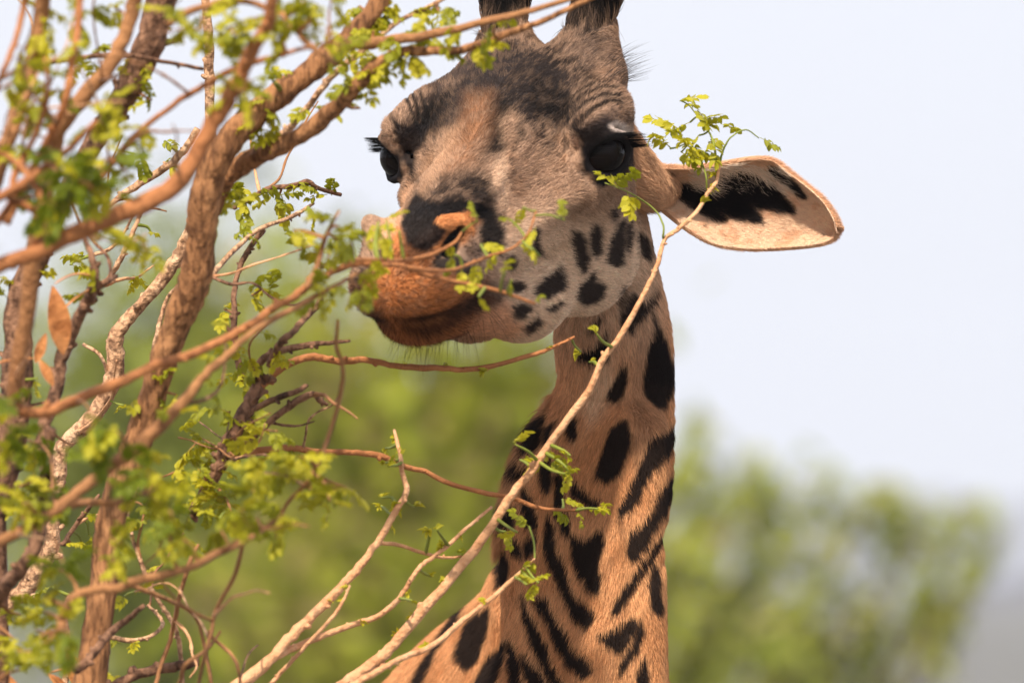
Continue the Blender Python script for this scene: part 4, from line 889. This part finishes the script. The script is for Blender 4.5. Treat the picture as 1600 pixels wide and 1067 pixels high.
def build_shrub(name, label, base_px, D0, raw, leaves, seed, LM):
    rg = np.random.RandomState(seed); M = bark_mats() if not BM else BM; BM.update(M)
    base = P(base_px, 533, D0); base[2] = 0
    root = empty(name, base); tag(root, label, 'shrub')
    recs = []
    for bi, line in enumerate([l for l in raw.strip().splitlines()]):
        hd, pts = line.split('|'); kind, bark, d0, d1, g = hd.split(); d0, d1 = float(d0), float(d1)
        c = np.array([tuple(map(float, t.split(','))) for t in pts.split()])
        c = spline(c, 6 if bark in ('rough',) else 5)
        n = len(c); s = np.linspace(0, 1, n); D = d0+(d1-d0)*s + .025*np.sin(s*7+bi)*(1 if d0 < 9.6 else .3)
        w = np.array([P(x, y, dd) for (x, y, r), dd in zip(c, D)]); r = c[:, 2]*K*D*(.8 if bark == 'orange' else .74 if bark == 'skin' else .88)
        # uneven growth: knots and slow swelling
        ph = rg.rand()*9; sm = np.convolve(rg.randn(n+4), np.ones(5)/5, 'valid'); w0 = w; r = r*(1+.03*np.sin(np.arange(n)*.9+ph)+.07*sm); w = w + (rg.randn(n, 3)*.10)*np.minimum(r, .006)[:, None]
        if g == 'g':                                        # carried down to the ground below the frame
            a = w[0]; gb = base + np.array([rg.uniform(-.25, .25), rg.uniform(-.2, .2), -.1]); r0 = max(r[0]*1.5, .016)
            ext = []
            for t in np.linspace(0, 1, 9)[:-1]:
                q = gb*(1-t)+a*t + np.array([0, 0, 0]); q[0] = gb[0]+(a[0]-gb[0])*t**1.7; q[1] = gb[1]+(a[1]-gb[1])*t**1.4; ext.append(q+rg.randn(3)*.012)
            w = np.vstack([ext, w]); r = np.concatenate([np.linspace(r0*1.35, r[0]*1.03, 8), r])
        sides = 16 if r.max() > .012 else (10 if r.max() > .004 else 6)
        v, f = tube(w, r, sides, .16 if bark in ('rough', 'dark') else .08, bi+seed*50)
        if bark in ('dark', 'skin', 'pale', 'orange'):      # bud scars and spurs
            V, F = [v], list(f); o = len(v)
            for k in range(int(n/(3 if bark == 'dark' else 6))):
                i = rg.randint(len(w)-n, len(w)-1); dd = rg.randn(3); t = w[min(i+1, len(w)-1)]-w[i-1]; dd -= t*np.dot(dd, t)/(np.dot(t, t)+1e-9); dd /= np.linalg.norm(dd)+1e-9
                rr = min(r[i], .006)*rg.uniform(.5, .8); L = r[i]+rr*rg.uniform(.5, 1.6); dd = dd+.5*t/np.linalg.norm(t)
                tv, tf = tube([w[i], w[i]+dd*L*.6, w[i]+dd*L], [rr, rr, rr*.55], 6); V.append(tv); F += [tuple(x+o for x in q) for q in tf]; o += len(tv)
            v, f = np.vstack(V), F
        ob = link({'limb': 'branch', 'stalk': 'leaf_stalk'}.get(kind, kind), mesh(kind, v, f, M[bark]), root)
        recs.append((ob, w, r, d0))
    if name == 'leafy_shrub':
        for k in range(230):
            zone = [(0, 380, 560, 1080), (0, 220, 560, 1080), (0, 420, 0, 330), (300, 560, 420, 760), (-20, 200, 0, 460), (-20, 120, 100, 460)][k % 6]
            j = recs[rg.randint(len(recs)-0)] if k < 110 else recs[rg.randint(60 if len(recs) > 60 else len(recs))]
            ww = j[1]; X_, Y_, D_ = proj(ww); ok = np.nonzero((X_ > zone[0]) & (X_ < zone[1]) & (Y_ > zone[2]) & (Y_ < zone[3]))[0]
            if not len(ok): continue
            i = ok[rg.randint(len(ok))]; ang = rg.uniform(-.4, 2.4) if Y_[i] < 700 else rg.uniform(-.9, 2.9); Lp = rg.uniform(50, 150)*(1.4 if Y_[i] < 460 else 1); pp = [(X_[i], Y_[i], D_[i])]; steps = 5
            dD = rg.uniform(-.25, .25)/steps
            for t in range(steps):
                ang += rg.randn()*.32; x_, y_, d_ = pp[-1]; pp.append((x_+math.cos(ang)*Lp/steps, y_-math.sin(ang)*Lp/steps, d_+dD))
            w = np.array([P(*q) for q in pp]); w = spline(w, 4); r = np.linspace(min(rg.uniform(1.8, 4.4)*K*9.4, j[2][i]*.8), .0008, len(w))*(1+.12*rg.randn(len(w)))
            v, f = tube(w, r, 7, .15, 900+k); ob = link('twig', mesh('twig', v, f, M[['tan', 'dark', 'pale', 'tan', 'skin'][rg.randint(5)]]), root); recs.append((ob, w, r, D_[i]))
    allp = np.vstack([w for _, w, _, _ in recs]); own = np.concatenate([[i]*len(w) for i, (_, w, _, _) in enumerate(recs)]); allr = np.concatenate([r for _, _, r, _ in recs])
    X, Y, DD = proj(allp)
    want = {'f': 8.95, 'n': 9.3, 'g': 8.6, 'm': 9.3, 's': 9.8, 'b': 9.7, 't': 9.77}
    for (x, y, k) in clusters(leaves):
        cost = np.hypot(X-x, Y-y) + np.abs(DD-want[k])*(90 if k != 'f' else 50)
        j = int(np.argmin(cost)); ob = recs[own[j]][0]; D = DD[j]
        gap = math.hypot(X[j]-x, Y[j]-y)
        reps = {'n': 1, 'f': 3, 'g': 3, 'm': 2, 's': 1, 'b': 1, 't': 1}[k]
        par = ob; at = allp[j]
        if gap > 16:                                        # a thin side twig carries the leaves
            Dt = D + rg.uniform(-.06, .06) if k != 'g' else want['g']
            e = P(x+rg.uniform(-4, 4), y+rg.uniform(-8, 2), Dt); mid = (at+e)/2 + np.array([rg.randn(), rg.randn(), rg.randn()])*gap*K*D*.12
            tw = spline([at, mid, e], 5); tv, tf = tube(tw, np.linspace(min(.0022, allr[j]), .0011, len(tw)), 6)
            par = link('twig', mesh('twig', tv, tf, M['tan' if k in 'fgm' else 'green']), root); at = e
        size = {'n': (22, 36), 'f': (28, 48), 'g': (42, 64), 'm': (26, 44), 's': (24, 38), 'b': (20, 32), 't': (32, 46)}[k]
        for q in range(reps):
            lk = LM['bud' if k == 'b' else ('dark' if k == 'g' and rg.rand() < .6 else 'leaf')]; me = lk[rg.randint(len(lk))]
            o = bpy.data.objects.new('leaf', me); COL.objects.link(o)
            tgt = P(x, y, proj(at[None])[2][0])
            d = Vector((tgt-at)*20 + np.array([rg.randn()*.7, rg.randn()*.6, rg.uniform(-.9, .8)])); d.normalize()
            L = rg.uniform(*size)*K*D
            pos = Vector(at) if gap > 16 else Vector(at)+Vector((rg.randn()*.002, rg.randn()*.002, rg.randn()*.002))
            o.matrix_world = Matrix.Translation(pos) @ d.to_track_quat('X', 'Z').to_matrix().to_4x4() @ Matrix.Rotation(rg.uniform(-.8, .8), 4, 'X') @ Matrix.Diagonal((L, L, L, 1))
            mw = o.matrix_world.copy(); o.parent = par; o.matrix_basis = mw
            if par.parent is None: pass
    return root, recs
BM = {}
def build_shrubs():
    lm = leaf_mats()
    LM = {'leaf': [leaf_mesh('leaf', i, lm[i % 3]) for i in range(9)], 'bud': [leaf_mesh('bud', 40+i, lm[i % 2]) for i in range(6)]}
    LM['dark'] = [leaf_mesh('leaf', 70+i, lm[3]) for i in range(4)]
    r, recs = build_shrub('leafy_shrub', 'tangled many stemmed leafy shrub with rough brown trunk at left', 120, 9.5, RAW, LEAVES, 3, LM)
    build_shrub('slender_shrub', 'slender fawn twigs with green buds crossing in front of the neck', 420, 9.6, RAW_C, LEAVES_C, 4, LM)
    # withered leaves still hanging on the shrub
    dm = noise_mat('withered_leaf', [lin(150, 88, 44), lin(206, 136, 80), lin(222, 160, 104)], 30, .7, .3, 120)
    for (x, y, D, L, a) in ((82, 446, 9.3, 112, -80), (72, 520, 9.3, 52, -110), (60, 560, 9.25, 50, -60), (100, 1008, 9.6, 38, -60), (108, 1030, 9.6, 40, -80), (75, 1052, 9.5, 44, -40), (15, 1055, 9.3, 50, -70)):
        p = P(x, y, D); d = np.array([math.cos(math.radians(a)), .15, math.sin(math.radians(a))]); s = L*K*D
        v, f = leaflet(p, d, np.array([.2, -1, .25]), s, s*.19, .35, .12)
        j = min(range(len(recs)), key=lambda i: np.linalg.norm(recs[i][1]-p, axis=1).min()); q = recs[j][1][np.linalg.norm(recs[j][1]-p, axis=1).argmin()]
        tv, tf = tube([q, (p+q)/2+[0, 0, .01], p], [.0016, .0013, .001], 6); o = len(v); v = list(v)+list(tv); f = f+[tuple(i+o for i in t) for t in tf]
        me = mesh('withered_leaf', v, f, dm); ob = link('withered_leaf', me, r); sm = ob.modifiers.new('s', 'SUBSURF'); sm.levels = 2; sm.render_levels = 2

build_setting()
build_haze()
build_bg_trees()
build_giraffe()
build_shrubs()
